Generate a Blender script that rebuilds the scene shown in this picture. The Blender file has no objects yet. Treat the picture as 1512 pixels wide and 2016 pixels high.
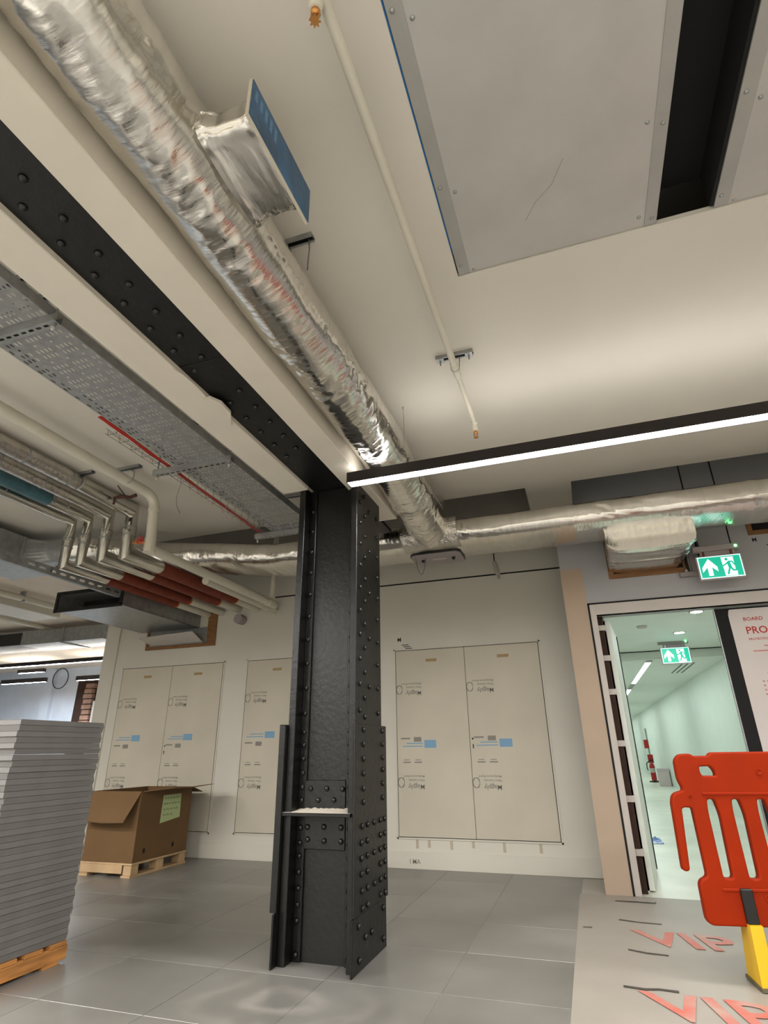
import bpy, math, random
from mathutils import Vector, Matrix, noise
random.seed(7)
S = bpy.context.scene
COL = S.collection
PI = math.pi
# ------------------------------------------------------------------ camera
cam = bpy.data.cameras.new('camera'); co = bpy.data.objects.new('camera', cam); COL.objects.link(co)
cam.sensor_fit = 'HORIZONTAL'; cam.sensor_width = 36.0; cam.lens = 1096.45 / 1512 * 36.0
cam.clip_start = 0.02; cam.clip_end = 200
YAW, PIT, ROL = -0.32307, 0.40283, -0.013932
fw = Vector((math.sin(YAW)*math.cos(PIT), math.cos(YAW)*math.cos(PIT), math.sin(PIT)))
rt = Vector((math.cos(YAW), -math.sin(YAW), 0)); upv = rt.cross(fw)
r2 = rt*math.cos(ROL) + upv*math.sin(ROL); u2 = -rt*math.sin(ROL) + upv*math.cos(ROL)
co.matrix_world = Matrix(((r2.x, u2.x, -fw.x, 0), (r2.y, u2.y, -fw.y, 0), (r2.z, u2.z, -fw.z, 1.06), (0, 0, 0, 1)))
S.camera = co
# ------------------------------------------------------------------ world and exposure
w = bpy.data.worlds.new('world'); S.world = w; w.use_nodes = True
w.node_tree.nodes['Background'].inputs[0].default_value = (0.9, 0.93, 1.0, 1)
w.node_tree.nodes['Background'].inputs[1].default_value = 0.05
S.view_settings.view_transform = 'Standard'; S.view_settings.look = 'None'
S.view_settings.gamma = 1.0; S.view_settings.use_curve_mapping = False
S.view_settings.exposure = 2.3
LED_DOWN = 17.0      # luminance of the linear lights' diffusers
LED_UP = 1.9
# ------------------------------------------------------------------ materials
def lin(c):
    return tuple((x/255/12.92 if x/255 <= 0.04045 else ((x/255+0.055)/1.055)**2.4) for x in c)
MATS = {}
def mat(name, col, rough=0.6, metal=0.0, var=0.0, vscale=4.0, bump=0.0, bscale=60.0, stretch=None, spec=0.5, emit=None, estr=1.0, alpha=None, col2=None, coat=0.0):
    if name in MATS: return MATS[name]
    m = bpy.data.materials.new(name); m.use_nodes = True; nt = m.node_tree; N = nt.nodes; L = nt.links
    b = N['Principled BSDF']; c = lin(col) if max(col) > 1.001 else col
    b.inputs['Base Color'].default_value = (*c, 1); b.inputs['Roughness'].default_value = rough; b.inputs['Metallic'].default_value = metal
    b.inputs['Specular IOR Level'].default_value = spec
    if coat: b.inputs['Coat Weight'].default_value = coat; b.inputs['Coat Roughness'].default_value = 0.15
    tc = None
    if var or bump or col2:
        tc = N.new('ShaderNodeTexCoord'); mp = N.new('ShaderNodeMapping'); L.new(tc.outputs['Object'], mp.inputs['Vector'])
        if stretch: mp.inputs['Scale'].default_value = stretch
    if var or col2:
        n = N.new('ShaderNodeTexNoise'); n.inputs['Scale'].default_value = vscale; n.inputs['Detail'].default_value = 6
        L.new(mp.outputs[0], n.inputs['Vector'])
        r = N.new('ShaderNodeValToRGB'); r.color_ramp.elements[0].position = 0.35; r.color_ramp.elements[1].position = 0.68
        c2 = (lin(col2) if col2 and max(col2) > 1.001 else col2) if col2 else tuple(min(1, x*(1+var)) for x in c)
        c1 = c if col2 else tuple(x*(1-var) for x in c)
        r.color_ramp.elements[0].color = (*c1, 1); r.color_ramp.elements[1].color = (*c2, 1)
        L.new(n.outputs['Fac'], r.inputs['Fac']); L.new(r.outputs['Color'], b.inputs['Base Color'])
    if bump:
        n2 = N.new('ShaderNodeTexNoise'); n2.inputs['Scale'].default_value = bscale; n2.inputs['Detail'].default_value = 5
        L.new(mp.outputs[0], n2.inputs['Vector'])
        bp = N.new('ShaderNodeBump'); bp.inputs['Strength'].default_value = bump; bp.inputs['Distance'].default_value = 0.01
        L.new(n2.outputs['Fac'], bp.inputs['Height']); L.new(bp.outputs['Normal'], b.inputs['Normal'])
    if emit:
        e = lin(emit) if max(emit) > 1.001 else emit
        b.inputs['Emission Color'].default_value = (*e, 1); b.inputs['Emission Strength'].default_value = estr
    MATS[name] = m
    return m
M_CEIL = mat('ceiling paint', (206, 201, 190), 0.75, var=0.03, vscale=1.2)
M_WALL = mat('wall paint', (204, 200, 188), 0.55, var=0.05, vscale=0.9)
M_DOORW = mat('grey plasterboard paint', (166, 166, 167), 0.6, var=0.05, vscale=1.5)
M_PLASTER = mat('pinkish bare plaster', (178, 158, 138), 0.7, var=0.05, vscale=1.5)
M_CASE = mat('casing paint', (216, 209, 195), 0.6, var=0.03, vscale=3)
M_TRIM = mat('white trim', (188, 181, 174), 0.45, var=0.03)
M_BLACK = mat('black gap', (8, 8, 8), 0.8)
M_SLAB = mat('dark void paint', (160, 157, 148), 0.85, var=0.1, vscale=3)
M_BSTEEL = mat('black gloss painted steel', (7, 7, 6), 0.36, var=0.3, vscale=9, bump=0.25, bscale=30, spec=0.5)
M_BSOFF = mat('black worn painted steel', (9, 9, 9), 0.45, var=0.6, vscale=5, bump=0.3, bscale=18)
M_RIVET = mat('black rivet paint', (17, 16, 15), 0.32, bump=0.1)
M_DUST = mat('plaster dust', (205, 196, 180), 0.9, bump=0.5, bscale=80)
M_FOIL = mat('aluminium foil facing', (205, 202, 196), 0.24, 1.0, var=0.06, vscale=7, bump=0.35, bscale=38)
M_FOILY = mat('foil facing creased across its length', (222, 219, 212), 0.17, 1.0, var=0.05, vscale=5, bump=0.32, bscale=8.0, stretch=(1.0, 5.0, 1.0))
M_FOILX = mat('foil facing creased along the cross run', (222, 219, 212), 0.19, 1.0, var=0.05, vscale=5, bump=0.34, bscale=8.0, stretch=(4.5, 1.0, 1.0))
M_FOILT = mat('aluminium foil tape', (214, 210, 202), 0.2, 1.0, bump=0.9, bscale=70)
M_GALV = mat('galvanised steel', (160, 162, 161), 0.42, 0.7, var=0.12, vscale=14, bump=0.06)
M_GALVD = mat('dull galvanised steel', (150, 151, 150), 0.5, 0.45, var=0.14, vscale=20, bump=0.05)
M_CLAD = mat('pipe cladding', (206, 203, 195), 0.24, 1.0, var=0.08, vscale=5, bump=0.12, bscale=25)
M_FOILPIPE = mat('reinforced foil lagging', (204, 199, 192), 0.24, 1.0, var=0.12, vscale=12, bump=0.6, bscale=40)
M_WPIPE = mat('white painted pipe', (205, 200, 184), 0.4, var=0.04)
M_REDWRAP = mat('rust red fire wrap', (112, 44, 22), 0.7, var=0.25, vscale=10)
M_ORWRAP = mat('orange wrap edge', (190, 110, 30), 0.7)
M_TEAL = mat('teal lagging film', (62, 98, 108), 0.45, var=0.2, vscale=8)
M_BRASS = mat('brass', (196, 140, 80), 0.32, 0.9)
M_PANEL = mat('brushed metal panel', (184, 183, 178), 0.5, 0.3, var=0.06, vscale=3, bump=0.05, bscale=200)
M_PANELD = mat('metal flange strip', (164, 163, 158), 0.5, 0.3, var=0.06, vscale=5)
M_BLUE = mat('blue protective film', (44, 92, 132), 0.4, var=0.3, vscale=9, bump=0.4, bscale=25)
M_BLUET = mat('blue tape', (20, 92, 150), 0.5)
M_LEDH = mat('dark bronze anodised housing', (40, 34, 33), 0.45, 0.3)
M_RED = mat('red plastic', (170, 24, 24), 0.4)
M_REDC = mat('red fire cable', (176, 44, 30), 0.45)
M_WOOD = mat('brown timber', (128, 88, 50), 0.65, var=0.2, vscale=6, stretch=(1, 8, 8))
M_PALLET = mat('orange pallet timber', (176, 120, 62), 0.7, var=0.3, vscale=5, stretch=(8, 1, 8), bump=0.3)
M_PALE = mat('pale pallet timber', (190, 160, 122), 0.7, var=0.15, vscale=5)
M_CARD = mat('brown cardboard', (108, 80, 47), 0.75, var=0.07, vscale=4, bump=0.08, bscale=40)
M_CARDIN = mat('cardboard cut edge', (172, 138, 92), 0.8)
M_NOTE = mat('pale green note', (178, 196, 142), 0.7)
M_INK = mat('black ink', (28, 28, 30), 0.7)
M_INKG = mat('grey print', (132, 128, 120), 0.7)
M_INKB = mat('blue print', (120, 160, 190), 0.7)
M_INKT = mat('tan print', (158, 136, 92), 0.7)
M_BOARD = mat('magnesium board', (194, 187, 170), 0.6, var=0.06, vscale=1.6)
M_PANELW = mat('coated floor panel edge', (106, 104, 101), 0.55, 0.0, var=0.06, vscale=6)
M_ORANGE = mat('orange barrier plastic', (142, 36, 1), 0.55, var=0.07, vscale=5, bump=0.06, bscale=50, spec=0.12)
M_YELLOW = mat('yellow plastic', (222, 178, 30), 0.45, var=0.06)
M_BLKPL = mat('black plastic', (14, 14, 14), 0.45)
M_SHEET = mat('white floor protection sheet', (158, 151, 141), 0.5, var=0.06, vscale=2.2)
M_PINK = mat('faded red print', (196, 104, 90), 0.6, vscale=6, col2=(182, 150, 138))
M_BOARDW = mat('white protection board', (206, 198, 194), 0.55, var=0.03)
M_PRED = mat('red print', (176, 44, 36), 0.6)
M_SIGNG = mat('exit green', (0, 140, 108), 0.4, emit=(0, 138, 112), estr=0.33)
M_SIGNW = mat('exit white', (235, 255, 250), 0.4, emit=(205, 250, 245), estr=0.215)
M_SIGNF = mat('sign frame grey', (150, 142, 142), 0.5)
M_GLED = mat('green indicator', (80, 255, 120), 0.4, emit=(90, 255, 130), estr=6)
M_CORRW = mat('corridor paint', (222, 228, 220), 0.5, var=0.02)
M_CORRF = mat('corridor floor covering', (220, 220, 206), 0.35, var=0.07, vscale=2.2)
M_FARW = mat('far room wall paint', (206, 214, 226), 0.6, var=0.03)
M_FARC = mat('far room ceiling', (216, 202, 184), 0.7, var=0.05, vscale=1.5)
M_BROWN = mat('dark brown jamb core', (52, 28, 16), 0.8, var=0.3, vscale=8)
M_BRICK = mat('old brick', (150, 118, 100), 0.85, var=0.3, vscale=4, bump=0.4)
M_WIRE = mat('steel wire', (120, 120, 118), 0.4, 0.8)
M_BLUEF = mat('blue plastic film', (90, 120, 190), 0.3, var=0.4, vscale=14)
M_BOXW = mat('pale pink box card', (206, 190, 190), 0.7)
M_EMD = mat('diffuser white', (255, 255, 255), 0.5, emit=(1.0, 0.975, 0.95), estr=LED_DOWN)
M_EMU = mat('uplight diffuser', (255, 255, 255), 0.5, emit=(1.0, 0.97, 0.94), estr=LED_UP)
M_EMD2 = mat('unseen fill diffuser white', (255, 255, 255), 0.5, emit=(1.0, 0.975, 0.95), estr=48.0)  # brighter than the visible light, fills the room from out of view
M_EMU2 = mat('unseen fill uplight diffuser', (255, 255, 255), 0.5, emit=(1.0, 0.97, 0.94), estr=8.0)  # strong unseen uplight, raised to flood the ceiling
M_EMFAR = mat('far diffuser', (255, 255, 255), 0.5, emit=(0.84, 0.92, 1.0), estr=36.0)
M_EMFARU = mat('far uplight diffuser', (255, 255, 255), 0.5, emit=(1.0, 0.93, 0.84), estr=11.0)
M_EMCOR = mat('corridor diffuser', (255, 255, 255), 0.5, emit=(0.86, 1.0, 0.97), estr=5.9)
def floor_mat():
    m = bpy.data.materials.new('grey raised floor panel'); m.use_nodes = True; N = m.node_tree.nodes; L = m.node_tree.links
    b = N['Principled BSDF']; b.inputs['Metallic'].default_value = 0.25
    g = N.new('ShaderNodeNewGeometry')
    n1 = N.new('ShaderNodeTexNoise'); n1.inputs['Scale'].default_value = 1.6; n1.inputs['Detail'].default_value = 7; L.new(g.outputs['Position'], n1.inputs['Vector'])
    oi = N.new('ShaderNodeObjectInfo')
    r = N.new('ShaderNodeValToRGB'); e = r.color_ramp.elements; e[0].position = 0.3; e[1].position = 0.7
    e[0].color = (*lin((120, 118, 113)), 1); e[1].color = (*lin((148, 146, 140)), 1); L.new(n1.outputs['Fac'], r.inputs['Fac'])
    hv = N.new('ShaderNodeHueSaturation'); L.new(r.outputs['Color'], hv.inputs['Color'])
    mr = N.new('ShaderNodeMapRange'); mr.inputs['To Min'].default_value = 0.9; mr.inputs['To Max'].default_value = 1.1
    L.new(oi.outputs['Random'], mr.inputs['Value']); L.new(mr.outputs[0], hv.inputs['Value'])
    # chalky swirl of dust in front of the column
    sub = N.new('ShaderNodeVectorMath'); sub.operation = 'SUBTRACT'; sub.inputs[1].default_value = (-1.52, 2.86, 0); L.new(g.outputs['Position'], sub.inputs[0])
    sc = N.new('ShaderNodeVectorMath'); sc.operation = 'MULTIPLY'; sc.inputs[1].default_value = (1.5, 2.6, 0); L.new(sub.outputs[0], sc.inputs[0])
    ln = N.new('ShaderNodeVectorMath'); ln.operation = 'LENGTH'; L.new(sc.outputs[0], ln.inputs[0])
    m1 = N.new('ShaderNodeMapRange'); m1.inputs['From Min'].default_value = 0.95; m1.inputs['From Max'].default_value = 0.35; L.new(ln.outputs['Value'], m1.inputs['Value'])
    wv = N.new('ShaderNodeTexWave'); wv.wave_type = 'RINGS'; wv.rings_direction = 'SPHERICAL'; wv.inputs['Scale'].default_value = 1.3; wv.inputs['Distortion'].default_value = 11; wv.inputs['Detail'].default_value = 4
    L.new(sub.outputs[0], wv.inputs['Vector'])
    n3 = N.new('ShaderNodeTexNoise'); n3.inputs['Scale'].default_value = 6; n3.inputs['Detail'].default_value = 6; L.new(g.outputs['Position'], n3.inputs['Vector'])
    pw = N.new('ShaderNodeMath'); pw.operation = 'POWER'; pw.inputs[1].default_value = 2.0; L.new(wv.outputs['Fac'], pw.inputs[0])
    mu = N.new('ShaderNodeMath'); mu.operation = 'MULTIPLY'; L.new(pw.outputs[0], mu.inputs[0]); L.new(m1.outputs[0], mu.inputs[1])
    mu2 = N.new('ShaderNodeMath'); mu2.operation = 'MULTIPLY'; L.new(mu.outputs[0], mu2.inputs[0]); L.new(n3.outputs['Fac'], mu2.inputs[1])
    mu3 = N.new('ShaderNodeMath'); mu3.operation = 'MULTIPLY'; mu3.inputs[1].default_value = 0.7; L.new(mu2.outputs[0], mu3.inputs[0]); mu2 = mu3
    mx = N.new('ShaderNodeMixRGB'); mx.inputs['Color2'].default_value = (*lin((186, 178, 170)), 1)
    L.new(mu2.outputs[0], mx.inputs['Fac']); L.new(hv.outputs['Color'], mx.inputs['Color1'])
    L.new(mx.outputs['Color'], b.inputs['Base Color'])
    rr = N.new('ShaderNodeMapRange'); rr.inputs['To Min'].default_value = 0.24; rr.inputs['To Max'].default_value = 0.5; L.new(n1.outputs['Fac'], rr.inputs['Value'])
    L.new(rr.outputs[0], b.inputs['Roughness'])
    MATS['floor'] = m; return m
M_FLOOR = floor_mat()
M_FLOORB = mat('floor joint', (176, 170, 158), 0.7)
M_FLOORF = mat('far floor', (150, 148, 142), 0.4, var=0.1)
# ------------------------------------------------------------------ mesh helpers
class MB:
    def __init__(s): s.v = []; s.f = []
    def add(s, vs, fs):
        o = len(s.v); s.v += [tuple(p) for p in vs]; s.f += [tuple(i+o for i in f) for f in fs]; return s
    def box(s, x0, x1, y0, y1, z0, z1):
        return s.add([(x0,y0,z0),(x1,y0,z0),(x1,y1,z0),(x0,y1,z0),(x0,y0,z1),(x1,y0,z1),(x1,y1,z1),(x0,y1,z1)],
                     [(0,3,2,1),(4,5,6,7),(0,1,5,4),(1,2,6,5),(2,3,7,6),(3,0,4,7)])
    def bbox(s, x0, x1, y0, y1, z0, z1, b=0.004):   # box with chamfered edges
        vs = []; idx = {}
        for ix, x in enumerate((x0, x1)):
            for iy, y in enumerate((y0, y1)):
                for iz, z in enumerate((z0, z1)):
                    sx = b if ix == 0 else -b; sy = b if iy == 0 else -b; sz = b if iz == 0 else -b
                    for ax, p in enumerate(((x, y+sy, z+sz), (x+sx, y, z+sz), (x+sx, y+sy, z))):
                        idx[(ix, iy, iz, ax)] = len(vs); vs.append(p)
        g = lambda *k: idx[k]
        F = []
        for a in (0, 1):
            F.append([g(a,0,0,0), g(a,1,0,0), g(a,1,1,0), g(a,0,1,0)]); F.append([g(0,a,0,1), g(1,a,0,1), g(1,a,1,1), g(0,a,1,1)]); F.append([g(0,0,a,2), g(1,0,a,2), g(1,1,a,2), g(0,1,a,2)])
        for a in (0, 1):
            for c in (0, 1):
                F.append([g(a,c,0,0), g(a,c,1,0), g(a,c,1,1), g(a,c,0,1)]); F.append([g(a,0,c,0), g(a,1,c,0), g(a,1,c,2), g(a,0,c,2)]); F.append([g(0,a,c,1), g(1,a,c,1), g(1,a,c,2), g(0,a,c,2)])
                for e in (0, 1): F.append([g(a,c,e,0), g(a,c,e,1), g(a,c,e,2)])
        cx = Vector(((x0+x1)/2, (y0+y1)/2, (z0+z1)/2)); out = []
        for f in F:
            p = [Vector(vs[i]) for i in f]; n = (p[1]-p[0]).cross(p[2]-p[0]); c = sum(p, Vector())/len(p)
            out.append(f if n.dot(c-cx) > 0 else f[::-1])
        return s.add(vs, out)
    def tube(s, pts, r, n=12, cap=True):
        pts = [Vector(p) for p in pts]; rings = []; up = None
        for i, p in enumerate(pts):
            d = (pts[min(i+1, len(pts)-1)] - pts[max(i-1, 0)]).normalized()
            if up is None:
                up = Vector((0, 0, 1)) if abs(d.z) < 0.9 else Vector((1, 0, 0))
            a = d.cross(up).normalized(); b = a.cross(d).normalized(); up = b
            k = 1.0
            if 0 < i < len(pts)-1:
                d1 = (pts[i]-pts[i-1]).normalized(); d2 = (pts[i+1]-pts[i]).normalized(); cs = max(0.3, math.sqrt(max(0.0, (1+d1.dot(d2))/2))); 
                bis = (d2-d1); bis = bis.normalized() if bis.length > 1e-6 else None
            else: bis = None
            ri = r[i] if isinstance(r, (list, tuple)) else r
            ring = []
            for j in range(n):
                t = 2*PI*j/n; o = (a*math.cos(t) + b*math.sin(t))*ri
                if bis is not None: o += bis*(o.dot(bis))*(1/cs-1)
                ring.append(p+o)
            rings.append(ring)
        return s.loft(rings, cap)
    def loft(s, rings, cap=True):
        n = len(rings[0]); o = len(s.v)
        for r in rings: s.v += [tuple(p) for p in r]
        for i in range(len(rings)-1):
            for j in range(n):
                s.f.append((o+i*n+j, o+(i+1)*n+j, o+(i+1)*n+(j+1) % n, o+i*n+(j+1) % n))
        if cap:
            s.f.append(tuple(o+j for j in range(n))); s.f.append(tuple(o+(len(rings)-1)*n+j for j in reversed(range(n))))
        return s
    def lathe(s, base, prof, n=16, axis='Z'):
        rings = []
        for r, h in prof:
            rg = []
            for j in range(n):
                t = 2*PI*j/n; a, b = r*math.cos(t), r*math.sin(t)
                p = {'Z': (a, b, h), '-Z': (a, -b, -h), 'X': (h, a, b), 'Y': (b, h, a), '-Y': (a, -h, b), '-X': (-h, b, a)}[axis]
                rg.append((base[0]+p[0], base[1]+p[1], base[2]+p[2]))
            rings.append(rg)
        return s.loft(rings)
    def prism(s, poly, y0, y1, plane='XZ'):
        n = len(poly)
        def P(u, v, w): return {'XZ': (u, w, v), 'XY': (u, v, w), 'YZ': (w, u, v)}[plane]
        o = len(s.v)
        s.v += [P(u, v, y0) for u, v in poly] + [P(u, v, y1) for u, v in poly]
        s.f.append(tuple(o+i for i in range(n))); s.f.append(tuple(o+n+i for i in reversed(range(n))))
        for i in range(n): s.f.append((o+i, o+n+i, o+n+(i+1) % n, o+(i+1) % n))
        return s
def recalc(me):
    import bmesh
    bm = bmesh.new(); bm.from_mesh(me); bmesh.ops.recalc_face_normals(bm, faces=bm.faces); bm.to_mesh(me); bm.free()
def wloc(o):
    p = Vector((0, 0, 0))
    while o: p += o.location; o = o.parent
    return p
def obj(name, mb, m, parent=None, smooth=False, base=None, fix=True, angle=40):
    me = bpy.data.meshes.new(name)
    if parent is not None: L = wloc(parent)
    else:
        xs = [p[0] for p in mb.v]; ys = [p[1] for p in mb.v]; zs = [p[2] for p in mb.v]
        L = Vector(base) if base else Vector(((min(xs)+max(xs))/2, (min(ys)+max(ys))/2, min(zs)))
    me.from_pydata([(p[0]-L.x, p[1]-L.y, p[2]-L.z) for p in mb.v], [], mb.f)
    if fix: recalc(me)
    me.materials.append(m)
    if smooth:
        me.polygons.foreach_set('use_smooth', [True]*len(me.polygons))
        try: me.set_sharp_from_angle(angle=math.radians(angle))
        except Exception: pass
    o = bpy.data.objects.new(name, me); COL.objects.link(o)
    if parent is not None: o.parent = parent
    else: o.location = L
    return o
def tag(o, label=None, cat=None, group=None, kind=None):
    if label: o['label'] = label
    if cat: o['category'] = cat
    if group: o['group'] = group
    if kind: o['kind'] = kind
    return o
def thing(name, label, cat, loc, group=None):
    o = bpy.data.objects.new(name, None); COL.objects.link(o); o.location = loc; o.empty_display_size = 0.1
    return tag(o, label, cat, group)
def struct(name, mb, m, parent=None, **k):
    o = obj(name, mb, m, parent, **k)
    if parent is None: o['kind'] = 'structure'
    return o
def inst(name, src, loc, parent):      # copy sharing mesh data; loc in world coordinates
    o = bpy.data.objects.new(name, src); COL.objects.link(o); o.parent = parent; o.location = Vector(loc) - wloc(parent); return o
def local_mesh(name, mb, m, smooth=False):
    me = bpy.data.meshes.new(name); me.from_pydata(mb.v, [], mb.f); recalc(me); me.materials.append(m)
    if smooth:
        me.polygons.foreach_set('use_smooth', [True]*len(me.polygons))
    return me
def text_mb(txt, size, x, y, z, rot=0.0, plane='XZ', align='LEFT', flip=False, ext=0.0008, sx=1.0, shear=0.0, spacing=1.0, bold=0.016):
    cu = bpy.data.curves.new('lettering', 'FONT'); cu.body = txt; cu.size = size; cu.align_x = align; cu.extrude = ext; cu.resolution_u = 2; cu.shear = shear; cu.space_character = spacing; cu.offset = bold*size
    o = bpy.data.objects.new('lettering', cu); COL.objects.link(o)
    dg = bpy.context.evaluated_depsgraph_get(); me = bpy.data.meshes.new_from_object(o.evaluated_get(dg))
    c, s_ = math.cos(rot), math.sin(rot); mb = MB(); vs = []
    for v in me.vertices:
        a, b, d = v.co.x*sx, v.co.y, v.co.z
        a, b = a*c-b*s_, a*s_+b*c
        if plane == 'XZ': vs.append((x+a, y-d, z+b))
        elif plane == 'XY': vs.append((x+a, y+b, z+d))
        elif plane == 'YZ': vs.append((x+d, y+a, z+b))
    mb.add(vs, [tuple(p.vertices) for p in me.polygons])
    bpy.data.objects.remove(o); bpy.data.curves.remove(cu); bpy.data.meshes.remove(me)
    return mb
def arc(c, r, a0, a1, n, fn):
    return [fn(c, r*math.cos(a0+(a1-a0)*i/n), r*math.sin(a0+(a1-a0)*i/n)) for i in range(n+1)]
# ================================================================== STRUCTURE
CZ = 3.2          # ceiling
YB, YD = 6.02, 5.42
# ---- floor with raised-access tiles
fl = MB(); fl.box(-16, 5.2, -5, 13, -0.12, -0.004)
floor = struct('floor', fl, M_FLOORB, base=(0, 0, -0.12))
tile_me = local_mesh('floor_tile', MB().bbox(-0.2985, 0.2985, -0.2985, 0.2985, -0.03, 0.0, 0.0015), M_FLOOR)
for i in range(12):
    for j in range(12):
        cx = -0.22-0.3-0.6*i; cy = 6.20-0.3-0.6*j
        inst('tile', tile_me, (cx, cy, 0), floor)
ff = MB(); ff.box(-16, -7.42, -5, 12, -0.03, 0); ff.box(-0.22, 5, -5, YD, -0.03, 0); ff.box(-7.42, -0.22, -5, -1.0, -0.03, 0); ff.box(-7.42, -6.0, 6.2, 12, -0.03, 0)
obj('outer_flooring', ff, M_FLOORF, floor)
# ---- back wall, far room
wb = MB(); wb.box(-6.0, -0.03, YB, YB+0.15, 0, 3.75); wb.box(-6.0, -5.85, YB+0.15, 12, 0, 3.75)
struct('wall_back', wb, M_WALL)
tr = MB(); tr.box(-6.0, -5.78, YB-0.022, YB, 0, 3.2)
struct('trim_wall_end', tr, M_WALL)
bb = MB(); bb.bbox(-5.78, -0.035, YB-0.012, YB, 0, 0.145, 0.002)
struct('baseboard_back', bb, M_WALL)
g = MB(); g.box(-3.9, -0.04, YB-0.004, YB, 2.815, 2.83)
struct('trim_shadow_gap', g, M_BLACK)
wf = MB(); wf.box(-16, -5.85, 12, 12.15, 0, 3.75); wf.box(-13.75, -13.45, 11.9, 12, 0, 3.2)
struct('wall_far', wf, M_FARW)
struct('wall_left', MB().box(-16.15, -16, -5, 12, 0, 3.75), M_FARW)
struct('wall_behind', MB().box(-16, 5.2, -5.15, -5, 0, 3.75), M_WALL)
# ---- door wall: opening x 0.215..2.05, z 0..2.165
wd = MB(); wd.box(-0.04, 0.215, YD, YD+0.16, 0, 3.75); wd.box(0.215, 2.05, YD, YD+0.16, 2.165, 3.75); wd.box(2.05, 5, YD, YD+0.16, 0, 3.75); wd.box(-0.04, -0.02, YD+0.16, YB, 0, 3.75)
struct('wall_door', wd, M_DOORW)
struct('trim_plaster_strip', MB().box(-0.041, 0.156, YD-0.003, YD, 0, 2.62), M_PLASTER)
struct('wall_right', MB().box(5, 5.15, -5, YD+0.2, 0, 3.75), M_WALL)
# ---- ceiling with opening for the plant units and the void behind its far edge
def slab(mb, x0, x1, y0, y1, z0=CZ, z1=CZ+0.025): mb.box(x0, x1, y0, y1, z0, z1)
ce = MB()
XO0, XO1, YO = -0.297, 1.95, 2.09
slab(ce, -6.0, XO0, -5, 4.69); slab(ce, XO0, XO1, YO, 4.69); slab(ce, XO1, 5, -5, 4.69); slab(ce, XO0, XO1, -5, -1.6); slab(ce, -0.232, 0.162, 4.69, YD)
struct('ceiling', ce, M_CEIL)
struct('ceiling_slab', MB().box(-16, 5.2, -5, 12, 3.7, 3.8), M_SLAB)
fc = MB(); slab(fc, -16, -6.0, -5, 12); 
struct('ceiling_far', fc, M_FARC)
vw = MB(); vw.box(-6.0, 5, YB-0.30, YB-0.28, 3.22, 3.7); vw.box(-0.24, -0.232, 4.7, 5.6, CZ+0.025, 3.69)
struct('trim_void_back', vw, M_SLAB)
# ---- beam casings
cr = MB(); cr.bbox(-1.408, -1.244, -1.5, 4.05, 2.80, CZ, 0.004)
struct('trim_casing_right', cr, M_CASE)
cl = MB(); cl.bbox(-1.885, -1.682, -1.5, 3.295, 2.80, CZ, 0.004)
clo = struct('trim_casing_left', cl, M_CASE)
fl2 = MB(); fl2.prism([(-1.70, 2.06), (-1.655, 2.06), (-1.625, 2.12), (-1.632, 2.22), (-1.70, 2.33), (-1.735, 2.33), (-1.71, 2.24)], 2.785, 2.802, 'XY')
obj('torn_plaster_flap', fl2, M_CASE, clo)
lip = MB(); lip.prism([(-1.690, 1.80), (-1.672, 1.85), (-1.668, 1.95), (-1.676, 2.05), (-1.692, 2.06)], 2.797, 2.803, 'XY')
obj('loose_plaster_edge', lip, M_CASE, clo)
# ---- corridor behind the door
cf = MB(); cf.box(0.20, 2.2, YD, 36, -0.03, 0.0)
struct('floor_corridor', cf, M_CORRF)
struct('wall_corridor_right', MB().box(2.06, 2.2, YD+0.16, 36, 0, 2.6), M_CORRW)
struct('wall_corridor_left', MB().box(0.15, 0.29, YD+0.17, 36, 0, 2.6), M_CORRW)
struct('wall_corridor_end', MB().box(0.2, 2.2, 35.9, 36, 0, 2.6), M_CORRW)
ccl = MB(); ccl.box(0.2, 2.2, YD+0.16, 9.36, 2.37, 2.42); ccl.box(0.2, 2.2, 9.42, 36, 2.245, 2.30); ccl.box(0.2, 2.2, 9.365, 9.42, 2.243, 2.42)
struct('ceiling_corridor', ccl, M_CORRW)
struct('trim_corridor_gap', MB().box(0.3, 2.05, 9.354, 9.362, 2.358, 2.369), M_BLACK)
# ---- door frame
struct('trim_door_gap', MB().box(0.156, 0.172, YD-0.006, YD, 0, 2.275).box(0.156, 2.1, YD-0.006, YD, 2.262, 2.278), M_BLACK)
struct('trim_door_frame', MB().bbox(0.172, 0.222, YD-0.012, YD+0.06, 0, 2.262, 0.002).bbox(0.222, 2.1, YD-0.012, YD+0.06, 2.165, 2.262, 0.002), M_TRIM)
jc = struct('trim_jamb_core', MB().box(0.215, 0.272, YD+0.09, YD+0.12, 0.0, 2.165), M_BROWN)
for z in (2.06, 1.79, 1.50, 1.08, 0.66, 0.28):
    obj('packer', MB().bbox(0.214, 0.286, YD+0.075, YD+0.125, z-0.024, z+0.024, 0.002), M_TRIM, jc)
dl = struct('door_1', MB().prism([(0.276, YD+0.17), (0.33, YD+0.17), (0.425, YD+1.06), (0.38, YD+1.06)], 0.01, 2.14, 'XY'), M_CORRW)
obj('hinge_edge', MB().box(0.425, 0.432, YD+1.03, YD+1.06, 0.02, 2.13), M_BLKPL, dl)
dr = struct('door_2', MB().bbox(1.20, 2.04, YD+0.10, YD+0.145, 0.01, 2.155, 0.002), M_BLACK)
obj('edge_strip', MB().box(1.190, 1.1985, YD+0.11, YD+0.14, 0.01, 2.15), M_GALV, dr)
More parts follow.
